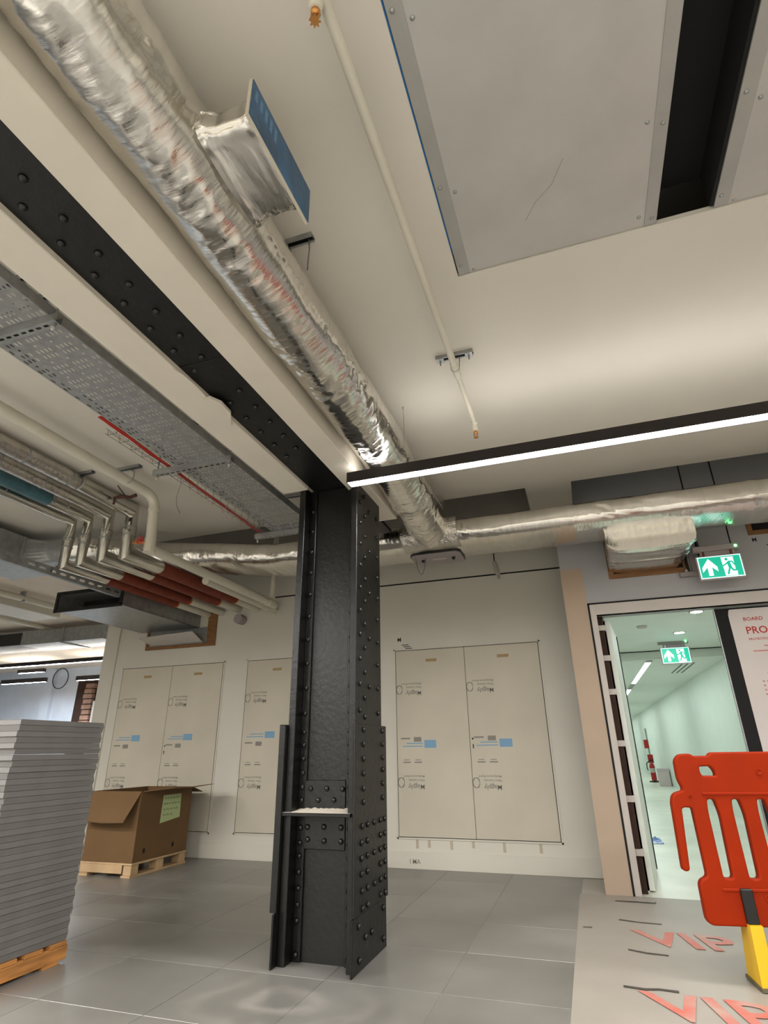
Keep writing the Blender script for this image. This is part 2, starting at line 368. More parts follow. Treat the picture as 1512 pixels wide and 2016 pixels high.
# ================================================================== RIVETED COLUMN
col = thing('riveted_column', 'tall black riveted steel column in the middle of the room', 'column', (-1.52, 3.53, 0))
obj('web_plate', MB().box(-1.70, -1.345, 3.40, 3.42, 0.0, 2.825), M_BSTEEL, col)
obj('web_plate', MB().box(-1.70, -1.345, 3.64, 3.66, 0.0, 2.825), M_BSTEEL, col)
for s, x0, x1 in (('l', -1.745, -1.70), ('r', -1.345, -1.30)):
    obj('flange', MB().bbox(x0, x1, 3.295, 3.765, 0.0, 2.825, 0.003), M_BSTEEL, col)
obj('angle_leg', MB().bbox(-1.70, -1.652, 3.384, 3.40, 0.0, 2.825, 0.002), M_BSTEEL, col)
obj('angle_leg', MB().bbox(-1.393, -1.345, 3.384, 3.40, 0.0, 2.825, 0.002), M_BSTEEL, col)
obj('cover_plate', MB().bbox(-1.30, -1.285, 3.258, 3.815, 0.245, 1.203, 0.003), M_BSTEEL, col)
obj('cover_plate', MB().bbox(-1.785, -1.745, 3.258, 3.815, 0.245, 1.207, 0.003), M_BSTEEL, col)
obj('base_plate', MB().bbox(-1.30, -1.2875, 3.235, 3.785, 0.0, 0.245, 0.003), M_BSTEEL, col)
obj('base_plate', MB().bbox(-1.757, -1.745, 3.235, 3.785, 0.0, 0.245, 0.003), M_BSTEEL, col)
obj('cleat_plate', MB().bbox(-1.66, -1.393, 3.378, 3.40, 0.735, 0.895, 0.003), M_BSTEEL, col)
obj('cleat_plate', MB().bbox(-1.652, -1.393, 3.378, 3.40, 0.535, 0.712, 0.003), M_BSTEEL, col)
shelf = obj('seat_ledge', MB().bbox(-1.752, -1.318, 3.268, 3.385, 0.712, 0.730, 0.002), M_BSTEEL, col)
du = MB(); nx, ny = 36, 8; vs = []
for j in range(ny+1):
    for i in range(nx+1):
        x = -1.748+0.425*i/nx; y = 3.270+0.113*j/ny
        h = 0.001+0.02*(j/ny)**1.5*max(0, min(1, (x+1.72)/0.06))*max(0, min(1, (-1.33-x)/0.04))*(0.8+0.5*noise.noise(Vector((x*40, y*40, 1))))
        vs.append((x, y, 0.730+max(0.0008, h)))
du.add(vs, [(j*(nx+1)+i, j*(nx+1)+i+1, (j+1)*(nx+1)+i+1, (j+1)*(nx+1)+i) for j in range(ny) for i in range(nx)])
obj('plaster_dust', du, M_DUST, shelf, smooth=True, fix=False)
prof = [(0.0165, 0), (0.0158, 0.005), (0.0125, 0.0105), (0.007, 0.0138), (0.002, 0.0148)]
riv_x = local_mesh('rivet', MB().lathe((0, 0, 0), prof, 10, 'X'), M_RIVET, True)
riv_y = local_mesh('rivet', MB().lathe((0, 0, 0), prof, 10, '-Y'), M_RIVET, True)
riv_z = local_mesh('rivet', MB().lathe((0, 0, 0), prof, 10, '-Z'), M_RIVET, True)
for k in range(10): inst('rivet', riv_x, (-1.30, 3.364, 2.672-0.1545*k), col)
for k in range(10): inst('rivet', riv_x, (-1.30, 3.451, 2.752-0.1548*k), col)
inst('rivet', riv_x, (-1.30, 3.452, 1.247), col)
for z in (2.665, 2.356, 2.052, 1.743, 1.434): inst('rivet', riv_x, (-1.30, 3.536, z), col)
for k in range(10): inst('rivet', riv_x, (-1.30, 3.70, 2.675-0.155*k), col)
low = [[3.39,1.17],[3.39,1.09],[3.39,1.01],[3.39,0.93],[3.39,0.85],[3.39,0.78],[3.74,1.17],[3.74,1.09],[3.74,1.01],[3.74,0.94],[3.735,0.86],[3.735,0.78],[3.37,0.66],[3.46,0.66],[3.57,0.66],[3.68,0.66],[3.765,0.66],[3.36,0.58],[3.455,0.58],[3.68,0.58],[3.765,0.58],[3.36,0.505],[3.455,0.505],[3.57,0.505],[3.68,0.505],[3.765,0.505],[3.36,0.43],[3.455,0.43],[3.68,0.43],[3.765,0.43],[3.37,0.35],[3.46,0.35],[3.575,0.35],[3.68,0.35],[3.765,0.35],[3.375,0.27],[3.46,0.27],[3.68,0.275],[3.765,0.27],[3.73,0.2],[3.33,0.2],[3.53,0.13],[3.43,0.13],[3.73,0.05],[3.34,0.05]]
for y, z in low: inst('rivet', riv_x, (-1.285 if z > 0.245 else -1.2875, y, z), col)
for k in range(10): inst('rivet', riv_y, (-1.678, 3.384, 2.66-0.154*k), col); inst('rivet', riv_y, (-1.37, 3.384, 2.66-0.154*k), col)
for z in (1.165, 1.09, 1.012, 0.935, 0.857, 0.787, 0.643, 0.567, 0.50, 0.42, 0.342, 0.265, 0.19, 0.035):
    inst('rivet', riv_y, (-1.678, 3.384, z), col); inst('rivet', riv_y, (-1.37, 3.384, z), col)
for x, z in ((-1.618,0.85),(-1.513,0.85),(-1.412,0.848),(-1.567,0.789),(-1.466,0.79),(-1.63,0.648),(-1.525,0.65),(-1.418,0.65),(-1.627,0.585),(-1.522,0.58),(-1.417,0.58)):
    inst('rivet', riv_y, (x, 3.378, z), col)
# ================================================================== STEEL BEAM (black soffit)
bm_ = thing('steel_beam', 'black riveted steel beam soffit running between white casings', 'beam', (-1.545, 1.0, 2.83))
obj('flange_plate', MB().box(-1.682, -1.408, -1.5, 4.40, 2.83, 2.86), M_BSOFF, bm_)
obj('web', MB().box(-1.56, -1.53, -1.5, 4.40, 2.86, CZ-0.001), M_BSOFF, bm_)
obj('splice_plate', MB().bbox(-1.678, -1.412, 1.835, 3.26, 2.8265, 2.83, 0.001), M_BSOFF, bm_)
for k in range(8):
    inst('rivet', riv_z, (-1.529, 0.66+0.163*k, 2.83), bm_); inst('rivet', riv_z, (-1.625, 0.74+0.163*k, 2.83), bm_)
for k in range(5):
    inst('rivet', riv_z, (-1.505, 2.10+0.163*k, 2.8265), bm_); inst('rivet', riv_z, (-1.612, 2.18+0.163*k, 2.8265), bm_)
# ================================================================== FOIL DUCTS
def resample(pts, n):
    P = [Vector(p) for p in pts]; d = [0]
    for a, b in zip(P, P[1:]): d.append(d[-1]+(b-a).length)
    out = []
    for k in range(n+1):
        t = d[-1]*k/n; i = 0
        while i < len(d)-2 and d[i+1] < t: i += 1
        out.append((P[i].lerp(P[i+1], (t-d[i])/(d[i+1]-d[i])), t))
    return out, d[-1]
def foil_run(pts, sec, n, m, amp, seed, fold=26.0, seams=(), bands=(), calm=None):
    path, Ltot = resample(pts, n); rings = []
    for i, (p, s) in enumerate(path):
        q0 = path[max(0, i-6)][0]; q1 = path[min(n, i+6)][0]; d = (q1-q0).normalized()
        side = d.cross(Vector((0, 0, 1))).normalized(); up = side.cross(d)
        ring = []; k = s/Ltot
        bmp = sum(h*math.exp(-((s-b)/wd_)**2) for b, wd_, h in bands)
        for j in range(m):
            t = 2*PI*j/m; a, b = sec(k, t); c_, s_ = math.cos(t), math.sin(t)
            mod = 0.10+1.15*max(0, min(1, 0.35+2.2*noise.noise(Vector((s*1.6, c_*1.0+seed, s_*1.0)))))
            f1 = 1-2*abs(noise.noise(Vector((s*fold+c_*1.5, c_*1.4+seed, s_*1.4+3))))
            f2 = 1-2*abs(noise.noise(Vector((s*fold*0.45+s_*2.5, c_*2.2, s_*2.2+seed*2))))
            f3 = noise.noise(Vector((s*4, c_*2+7, s_*2+seed)))
            dd = amp*mod*(0.55*f1+0.8*f2)+amp*1.2*f3
            if calm: dd *= calm(k, t)
            for sa, sw, sh in seams:
                da = (t-sa+PI) % (2*PI)-PI
                dd += sh*math.exp(-(da/sw)**2)*(0.6+1.6*noise.noise(Vector((s*55, da*20, seed))))
            dd += bmp*(1+0.8*noise.noise(Vector((s*60, c_*6, s_*6))))
            nv = Vector((a, b)); l = nv.length; nv = nv/l
            ring.append(p+side*(a+nv.x*dd)+up*(b+nv.y*dd))
        rings.append(ring)
    return MB().loft(rings)
# main run (direction +Y: side = +X, up = +Z)
md = thing('foil_supply_duct', 'round silver foil wrapped duct running beside the white beam casing', 'duct', (-1.068, 1.8, 2.79))
R = 0.163
mbd = foil_run([(-1.068, -1.3, 2.965), (-1.068, 2.9, 2.962), (-1.07, 3.3, 2.945), (-1.078, 3.8, 2.912), (-1.085, 4.3, 2.882), (-1.085, 4.56, 2.875)], lambda k, t: ((R+0.008*max(0, k-0.7)/0.3)*math.cos(t), (R+0.008*max(0, k-0.7)/0.3)*math.sin(t)), 680, 80, 0.0062, 3.3,
               seams=((PI*1.93, 0.10, 0.006),), bands=((4.55, 0.03, 0.006), (5.15, 0.03, 0.008), (3.6, 0.02, 0.003), (2.0, 0.02, 0.003)))
obj('wrapped_run', mbd, M_FOILY, md, smooth=True, fix=False, angle=70)
def rrect(hw, hh, r, t):      # rounded rectangle by angle
    c_, s_ = math.cos(t), math.sin(t); e = 2/6.0
    return (hw*math.copysign(abs(c_)**e, c_), hh*math.copysign(abs(s_)**e, s_))
mbb = foil_run([(-0.918, 1.095, 2.92), (-0.7175, 1.095, 2.92)], lambda k, t: rrect(0.172+0.05*max(0, 0.3-k), 0.052+0.03*max(0, 0.3-k), 0, t), 70, 84, 0.0055, 9.1, bands=((0.02, 0.02, 0.008), (0.17, 0.012, 0.004)))
obj('branch_spigot', mbb, M_FOILX, md, smooth=True, fix=False, angle=70)
brd = obj('end_board', MB().bbox(-0.716, -0.704, 0.880, 1.285, 2.81, 2.98, 0.001), M_BOARD, md)
obj('blue_film', MB().box(-0.704, -0.7015, 0.883, 1.282, 2.813, 2.977), M_BLUE, brd)
pb = MB(); 
for t in range(5): pb.box(-0.7016, -0.701, 0.90+0.03*t, 0.905+0.03*t+0.01, 2.905-0.004*t, 2.95)
obj('film_print', pb, mat('pale blue film print', (96, 140, 176), 0.5), brd)
# tape collar where it meets the cross duct
tk = MB(); rings = []
for i in range(4):
    ring = []
    for j in range(60):
        t = 2*PI*j/60; rr = R+0.008+0.006*noise.noise(Vector((t*7, i*2.0, 4)))
        ring.append((-1.08+rr*math.cos(t), 3.86+0.02*i+0.012*noise.noise(Vector((t*5, i, 8))), 2.908+rr*math.sin(t)))
    rings.append(ring)
obj('tape_collar', tk.loft(rings, False), M_FOILT, md, smooth=True, fix=False)
fin = MB(); fin.prism([(4.02, 2.95), (4.30, 2.94), (4.36, 3.05), (4.28, 3.06)], -0.912, -0.907, 'YZ')
obj('foil_flap', fin, M_FOILT, md)
# cross duct (direction -X -> side = +Y?), built along +X: side = -Y, up = +Z
cd = thing('foil_cross_duct', 'flat oval foil wrapped duct crossing below the ceiling edge', 'duct', (-1.0, 4.80, 2.7))
def sec_cross(k, t):
    f = max(0.0, min(1.0, (0.22-k)/0.13)); f = f*f*(3-2*f)
    a, b = rrect(0.305, 0.125, 0, t); e = 2/3.2
    c_, s_ = math.cos(t), math.sin(t)
    a = 0.298*math.copysign(abs(c_)**e, c_); b = 0.118*math.copysign(abs(s_)**e, s_)
    return (a*(1-f)+0.125*c_*f, b*(1-f)+0.125*s_*f)
mbc = foil_run([(-4.72, 4.06, 2.98), (-4.35, 4.20, 2.96), (-3.95, 4.38, 2.925), (-3.5, 4.60, 2.905), (-3.1, 4.74, 2.87), (-2.7, 4.80, 2.84), (0, 4.80, 2.835), (3.4, 4.80, 2.835)],
               sec_cross, 760, 84, 0.0048, 6.2, fold=20, seams=((PI*0.86, 0.07, 0.007), (PI*1.13, 0.05, 0.004)), bands=((3.35, 0.1, 0.004), (5.0, 0.03, 0.005), (6.3, 0.03, 0.005)))
obj('wrapped_run', mbc, M_FOILX, cd, smooth=True, fix=False, angle=70)
# foil skirt around the tee
mbt = foil_run([(-1.35, 4.63, 2.845), (-0.84, 4.63, 2.845)], lambda k, t: (0.16*math.cos(t), 0.135*math.sin(t)), 70, 60, 0.010, 2.4, fold=30)
obj('tee_wrap', mbt, M_FOILT, cd, smooth=True, fix=False, angle=70)
# access hatch with safety chain
ht = MB(); hp = []
for cx, cy, a0 in ((-0.94, 4.985, 0), (-1.275, 4.985, PI/2), (-1.275, 4.795, PI), (-0.94, 4.795, 1.5*PI)):
    for i in range(7): hp.append((cx+0.065*math.cos(a0+PI/2*i/6), cy+0.065*math.sin(a0+PI/2*i/6)))
ht.prism(hp, 2.700, 2.705, 'XY')
hatch = obj('access_hatch', ht, M_SIGNF, cd)
hr = MB(); hq = [(-1.108+(x+1.108)*1.03, 4.89+(y-4.89)*1.06) for x, y in hp]; hr.prism(hq, 2.705, 2.719, 'XY')
obj('hatch_rim', hr, M_BLKPL, hatch)
obj('hatch_label', MB().box(-1.16, -1.03, 4.88, 4.92, 2.6992, 2.700), M_TRIM, hatch)
for x in (-1.25, -0.96):
    obj('hatch_knob', MB().lathe((x, 4.89, 2.700), [(0.016, 0), (0.018, 0.006), (0.012, 0.022), (0.003, 0.024)], 10, '-Z'), M_BLKPL, hatch, smooth=True)
ch = []
for i in range(17):
    t = i/16; ch.append((-1.30+0.09*t, 4.80+0.02*t, 2.700-0.16*math.sin(PI*t)**0.7))
obj('chain', MB().tube(ch, 0.0032, 6), M_WIRE, hatch, smooth=True)
# branch into the door wall
mbr = foil_run([(0.705, 4.78, 2.68), (0.705, 5.405, 2.655)], lambda k, t: rrect(0.30+0.03*(1-k), 0.125, 0, t), 80, 84, 0.009, 12.4, fold=16, bands=((0.05, 0.05, 0.012), (0.33, 0.03, 0.010)))
obj('wall_branch', mbr, M_FOILX, cd, smooth=True, fix=False, angle=70)
def timber_frame(name, x0, x1, z0, z1, y, wd_, label):
    t = thing(name, label, 'timber surround', ((x0+x1)/2, y, z0))
    obj('side_board', MB().bbox(x0, x0+wd_, y-0.012, y, z0, z1, 0.002), M_WOOD, t); obj('side_board', MB().bbox(x1-wd_, x1, y-0.012, y, z0, z1, 0.002), M_WOOD, t)
    obj('bottom_board', MB().bbox(x0+wd_, x1-wd_, y-0.012, y, z0, z0+wd_, 0.002), M_WOOD, t); obj('top_board', MB().bbox(x0+wd_, x1-wd_, y-0.012, y, z1-wd_, z1, 0.002), M_WOOD, t)
    obj('dark_opening', MB().box(x0+wd_, x1-wd_, y-0.003, y, z0+wd_, z1-wd_), M_BLACK, t)
    return t
timber_frame('timber_surround', 0.385, 1.06, 2.485, 2.86, YD, 0.045, 'brown timber frame around foil branch above the doorway')
timber_frame('timber_surround', 1.585, 2.3, 2.76, 3.08, YD, 0.04, 'brown timber frame high at the right edge, beyond the lit exit sign')
# ================================================================== CEILING PLANT UNITS
def plant(x0, x1, label):
    t = thing('ceiling_plant_unit', label, 'ceiling unit', ((x0+x1)/2, 0.3, CZ), 'metal units in the ceiling opening')
    z = CZ+0.006
    obj('bottom_panel', MB().box(x0+0.055, x1-0.05, -1.55, YO-0.004, z, z+0.02), M_PANEL, t)
    for a, b in ((x0, x0+0.055), (x1-0.05, x1)):
        obj('flange_strip', MB().bbox(a, b, -1.55, YO-0.004, z-0.003, z+0.015, 0.001), M_PANELD, t)
    sm = local_mesh('screw', MB().lathe((0, 0, 0), [(0.0085, 0), (0.008, 0.003), (0.005, 0.005), (0.0015, 0.0055)], 10, '-Z'), M_GALV, True)
    for y in (-0.3, 0.35, 0.98, 1.62, 2.05):
        inst('screw', sm, (x0+0.02, y-0.02, z-0.003), t); inst('screw', sm, (x0+0.075, y+0.02, z), t)
        inst('screw', sm, (x1-0.02, y, z-0.003), t); inst('screw', sm, (x1-0.075, y-0.02, z), t)
    hole = MB().lathe((x0+0.075, YO-0.03, z), [(0.012, 0), (0.0118, 0.0008), (0.001, 0.001)], 12, '-Z'); obj('punched_hole', hole, M_TRIM, t)
    hole = MB().lathe((x1-0.09, YO-0.03, z), [(0.012, 0), (0.0118, 0.0008), (0.001, 0.001)], 12, '-Z'); obj('punched_hole', hole, M_TRIM, t)
    return t
pu = plant(XO0+0.006, 0.60, 'large grey metal unit panel in the ceiling opening beside blue tape')
obj('blue_tape', MB().box(XO0+0.0005, XO0+0.005, -1.5, YO-0.15, CZ+0.001, CZ+0.02), M_BLUET, pu)
sc = MB(); sc.tube([(0.05, 1.88, CZ+0.0055), (0.10, 1.80, CZ+0.0055), (0.17, 1.74, CZ+0.0055), (0.22, 1.64, CZ+0.0055)], 0.0014, 5)
obj('scratch', sc, M_PANELD, pu)
plant(0.83, 1.94, 'grey metal unit panel in the top right corner beyond the black gap')
struct('trim_dark_gap_lining', MB().box(0.601, 0.829, -1.6, YO, CZ+0.2, CZ+0.21).box(0.601, 0.606, -1.6, YO, CZ+0.03, CZ+0.2).box(0.815, 0.829, -1.6, YO-0.01, CZ+0.01, CZ+0.2), M_BLACK)  # black lining keeps the gap dark in place of real shade
# ================================================================== SPRINKLER PIPE
sp = thing('sprinkler_pipe', 'thin cream sprinkler pipe under the ceiling with two brass heads', 'pipe', (-0.44, 1.5, 2.95))
obj('pipe', MB().tube([(-0.44, -1.2, 3.10), (-0.44, 2.70, 3.10)], 0.0195, 14), M_WPIPE, sp, smooth=True)
obj('end_pipe', MB().tube([(-0.44, 2.70, 3.10), (-0.44, 3.275, 3.10)], 0.0155, 14), M_WPIPE, sp, smooth=True)
obj('coupling', MB().tube([(-0.44, 2.62, 3.10), (-0.44, 2.625, 3.10), (-0.44, 2.735, 3.10), (-0.44, 2.74, 3.10)], [0.0205, 0.0235, 0.0235, 0.019], 14), M_WPIPE, sp, smooth=True)
obj('elbow', MB().tube([(-0.44, 3.26, 3.10), (-0.44, 3.285, 3.095), (-0.44, 3.292, 3.08), (-0.44, 3.292, 3.035)], [0.021, 0.021, 0.021, 0.018], 14), M_WPIPE, sp, smooth=True)
def head(x, y, z):
    h = obj('sprinkler_head', MB().lathe((x, y, z), [(0.014, 0), (0.014, 0.012), (0.010, 0.014), (0.007, 0.02)], 10, '-Z'), M_BRASS, sp, smooth=True)
    fr = MB()
    for s in (-1, 1): fr.tube([(x+s*0.009, y, z-0.012), (x+s*0.015, y, z-0.026), (x+s*0.004, y, z-0.044)], 0.0028, 6)
    fr.tube([(x, y, z-0.016), (x, y, z-0.046)], 0.0022, 6)
    obj('head_frame', fr, M_BRASS, h)
    df = MB(); pts = []
    for i in range(32):
        a = 2*PI*i/32; rr = 0.0175 if (i//2) % 2 else 0.0115
        pts.append((x+rr*math.cos(a), y+rr*math.sin(a)))
    df.prism(pts, z-0.050, z-0.0475, 'XY'); obj('deflector', df, M_BRASS, h)
head(-0.44, 3.292, 3.035)
obj('tee', MB().tube([(-0.44, 0.78, 3.10), (-0.458, 0.805, 3.10), (-0.463, 0.817, 3.085), (-0.463, 0.817, 3.045)], [0.024, 0.024, 0.024, 0.02], 14), M_WPIPE, sp, smooth=True)
head(-0.463, 0.817, 3.045)
def strut_channel(mb, x0, x1, y, z, w_=0.041, h=0.021, flip=False):   # open channel lying along X, mouth down
    t = 0.003
    mb.box(x0, x1, y-w_/2, y+w_/2, z+h-t, z+h); mb.box(x0, x1, y-w_/2, y-w_/2+t, z, z+h-t); mb.box(x0, x1, y+w_/2-t, y+w_/2, z, z+h-t)
    mb.box(x0, x1, y-w_/2+t, y-w_/2+0.010, z, z+t); mb.box(x0, x1, y+w_/2-0.010, y+w_/2-t, z, z+t); return mb
pc = thing('pipe_clamp', 'short steel channel clamping the sprinkler pipe to the ceiling', 'clamp', (-0.44, 2.66, 3.15))
obj('channel', strut_channel(MB(), -0.55, -0.33, 2.66, CZ-0.0215), M_GALV, pc)
obj('backing', MB().box(-0.548, -0.332, 2.643, 2.677, CZ-0.006, CZ-0.004), M_BLKPL, pc)
for x in (-0.525, -0.355):
    wsh = obj('washer', MB().bbox(x-0.022, x+0.022, 2.638, 2.682, CZ-0.028, CZ-0.0215, 0.001), M_GALV, pc)
    obj('bolt', MB().tube([(x, 2.66, CZ-0.028), (x, 2.66, CZ-0.062)], 0.005, 8), M_GALV, wsh)
cb = MB(); cb.tube([(-0.44-0.031, 2.66, CZ-0.021)]+[(-0.44-0.024*math.cos(a), 2.66, 3.10-0.024*math.sin(a)) for a in [PI*i/12 for i in range(13)]]+[(-0.44+0.031, 2.66, CZ-0.021)], 0.003, 6)
obj('u_bolt', cb, M_GALV, pc)
db = thing('duct_hanger', 'short steel ceiling channel with wire hanger beside the foil duct', 'bracket', (-0.90, 1.63, 3.1))
obj('channel', strut_channel(MB(), -1.06, -0.865, 1.63, CZ-0.0215), M_GALV, db)
obj('backing', MB().box(-1.05, -0.87, 1.613, 1.647, CZ-0.006, CZ-0.004), M_BLKPL, db)
obj('hanger_wire', MB().tube([(-0.885, 1.63, CZ-0.02), (-0.885, 1.64, 3.13), (-0.893, 1.65, 3.09), (-0.90, 1.66, 3.03)], 0.003, 6), M_WIRE, db)
# ================================================================== LINEAR LIGHTS
def linear_light(x0, x1, y, z, label, group, em=M_EMD, up=M_EMU, wires=(), w_=0.083, h=0.073, hm=M_LEDH):
    t = thing('linear_light', label, 'light', ((x0+x1)/2, y, z), group)
    obj('housing', MB().box(x0+0.003, x1-0.003, y-w_/2, y-w_/2+0.005, z, z+h).box(x0+0.003, x1-0.003, y+w_/2-0.005, y+w_/2, z, z+h).box(x0+0.003, x1-0.003, y-w_/2+0.005, y+w_/2-0.005, z+h-0.012, z+h-0.006), hm, t)
    obj('end_cap', MB().bbox(x0-0.002, x0+0.003, y-w_/2, y+w_/2, z, z+h, 0.001), hm, t); obj('end_cap', MB().bbox(x1-0.003, x1+0.002, y-w_/2, y+w_/2, z, z+h, 0.001), hm, t)
    d = MB(); d.add([(x0+0.003, y-w_/2+0.006, z+0.003), (x1-0.003, y-w_/2+0.006, z+0.003), (x1-0.003, y+w_/2-0.006, z+0.003), (x0+0.003, y+w_/2-0.006, z+0.003)], [(0, 3, 2, 1)])
    obj('diffuser', d, em, t, fix=False)
    if up:
        d = MB(); d.add([(x0+0.02, y-w_/2+0.012, z+h-0.005), (x1-0.02, y-w_/2+0.012, z+h-0.005), (x1-0.02, y+w_/2-0.012, z+h-0.005), (x0+0.02, y+w_/2-0.012, z+h-0.005)], [(0, 1, 2, 3)])
        obj('uplight_diffuser', d, up, t, fix=False)
    for x in wires:
        wr = obj('suspension_wire', MB().tube([(x, y, z+h-0.006), (x, y, CZ-0.0005)], 0.0012, 6), M_WIRE, t)
        obj('ceiling_grip', MB().lathe((x, y, CZ-0.001), [(0.008, 0), (0.008, 0.008), (0.004, 0.02), (0.001, 0.021)], 10, '-Z'), M_TRIM, wr, smooth=True)
    return t
linear_light(-1.275, 3.4, 3.086, 2.677, 'long dark suspended linear light glowing in front of the black column', 'linear lights', wires=(-0.885, 2.0, 3.1))
linear_light(-1.15, 3.4, -0.35, 2.677, 'long linear fill light added out of view behind the viewpoint', 'linear lights', em=M_EMD2, up=M_EMU2, wires=(-0.8, 3.0))  # unseen lamp added to brighten the room and near ceiling
linear_light(-7.0, -3.25, 1.05, 2.677, 'suspended linear light out over the front of the deck panel stack', 'linear lights', em=M_EMD2, up=M_EMU2, wires=(-6.7, -3.6))
linear_light(-6.5, -2.75, -0.6, 2.677, 'linear fill light added left of the beam and behind the viewpoint', 'linear lights', em=M_EMD2, up=M_EMU2, wires=(-6.2, -3.2))  # added fill lamp out of view, lifts the left bay
linear_light(-1.15, 3.4, -3.7, 2.677, 'rearmost linear fill light added right of the beam near the rear wall', 'linear lights', em=M_EMD2, up=M_EMU2, wires=(-0.8, 3.0))  # unseen fill lamp, added for more ambient light
linear_light(-6.5, -2.75, -3.7, 2.677, 'rearmost linear fill light added left of the beam near the rear wall', 'linear lights', em=M_EMD2, up=M_EMU2, wires=(-6.2, -3.2))  # another added fill lamp, out of view at the rear
# ================================================================== CABLE TRAY
def perforated(mb, x0, x1, y0, y1, z, cx, cy, hole, t=0.0015):
    """plate with real slotted holes; hole(i,j) -> list of (dx,dy) outline with 8 points or None"""
    nx = max(1, round((x1-x0)/cx)); ny = max(1, round((y1-y0)/cy)); cx = (x1-x0)/nx; cy = (y1-y0)/ny
    for i in range(nx):
        for j in range(ny):
            a, b = x0+i*cx, y0+j*cy; c, d = a+cx, b+cy; mx, my = (a+c)/2, (b+d)/2
            h = hole(i, j)
            if not h: mb.add([(a, b, z), (a, d, z), (c, d, z), (c, b, z)], [(0, 1, 2, 3)]); continue
            outer = [(c, b), (c, my), (c, d), (mx, d), (a, d), (a, my), (a, b), (mx, b)]
            inner = [(mx+dx, my+dy) for dx, dy in h]
            vs = [(p[0], p[1], z) for p in outer]+[(p[0], p[1], z) for p in inner]
            mb.add(vs, [(k, 8+k, 8+(k+1) % 8, (k+1) % 8) for k in range(8)])
    return mb
def slot(hx, hy): return [(hx, -hy), (hx*1.25, 0), (hx, hy), (0, hy*1.25), (-hx, hy), (-hx*1.25, 0), (-hx, -hy), (0, -hy*1.25)]
ROUND = [(0.0066*math.cos(-PI/4+k*PI/4), 0.0066*math.sin(-PI/4+k*PI/4)) for k in range(8)]
ct = thing('cable_tray', 'wide perforated galvanised cable tray hung below the ceiling left of the beam', 'cable tray', (-2.22, 1.8, 2.86))
def tray_hole(i, j):
    if i in (0, 15): return slot(0.0042, 0.0125) if j % 2 == 0 else None
    if j % 3 == 2: return ROUND if (i*7+j) % 4 == 0 else None
    return slot(0.0036, 0.010) if (i+j//3) % 5 else None
tb = perforated(MB(), -2.418, -2.022, -1.0, 4.12, 2.862, 0.0248, 0.040, tray_hole)
obj('perforated_bed', tb, M_GALVD, ct, fix=False)
obj('side_flange', MB().box(-2.42, -2.418, -1.0, 4.12, 2.862, 2.915).box(-2.42, -2.408, -1.0, 4.12, 2.915, 2.917), M_GALVD, ct)
obj('side_flange', MB().box(-2.022, -2.020, -1.0, 4.12, 2.862, 2.915).box(-2.032, -2.020, -1.0, 4.12, 2.915, 2.917), M_GALVD, ct)
for y, lab in ((1.38, 'slotted channel carrying the cable tray at the left edge, nearest support'), (2.76, 'slotted channel carrying the cable tray, middle support'), (4.165, 'slotted channel under the far end of the cable tray beside the column')):
    t = thing('tray_support', lab, 'support', (-2.28, y, 2.80), 'cable tray supports')
    x0, x1 = -2.60, -1.975
    ys = y if y < 4 else 4.10
    c = MB(); c.box(x0, x1, ys-0.0205, ys-0.018, 2.82, 2.861); c.box(x0, x1, ys+0.018, ys+0.0205, 2.82, 2.861)
    perforated(c, x0, x1, ys-0.018, ys+0.018, 2.82, 0.045, 0.036, lambda i, j: slot(0.012, 0.0055))
    obj('channel', c, M_GALV, t, fix=False)
    for x in (-2.575, -1.998):
        r_ = obj('threaded_rod', MB().tube([(x, ys, 2.785), (x, ys, CZ-0.02)], 0.005, 8), M_GALV, t)
        obj('nut', MB().lathe((x, ys, 2.82), [(0.011, 0), (0.011, 0.010), (0.006, 0.0105)], 6, '-Z'), M_GALV, r_)
        obj('rod_cap', MB().lathe((x, ys, 2.803), [(0.008, 0), (0.009, 0.004), (0.008, 0.016), (0.003, 0.02)], 10, '-Z'), M_TRIM, r_, smooth=True)
    cc = strut_channel(MB(), -2.62, -1.93, ys, CZ-0.0215); obj('ceiling_channel', cc, M_GALV, t)
    obj('channel_shadow_slot', MB().box(-2.61, -1.94, ys-0.015, ys+0.015, CZ-0.004, CZ-0.003), M_BLKPL, t)  # black strip stands for the shade inside the channel
tch = thing('ceiling_channel', 'extra steel channel fixed to the ceiling beside the nearest tray support', 'bracket', (-2.28, 1.50, CZ-0.0215))
obj('channel', strut_channel(MB(), -2.62, -1.93, 1.51, CZ-0.0215), M_GALV, tch)
obj('slot_shade', MB().box(-2.61, -1.94, 1.495, 1.525, CZ-0.004, CZ-0.003), M_BLKPL, tch)  # black strip put in as shade in the channel mouth
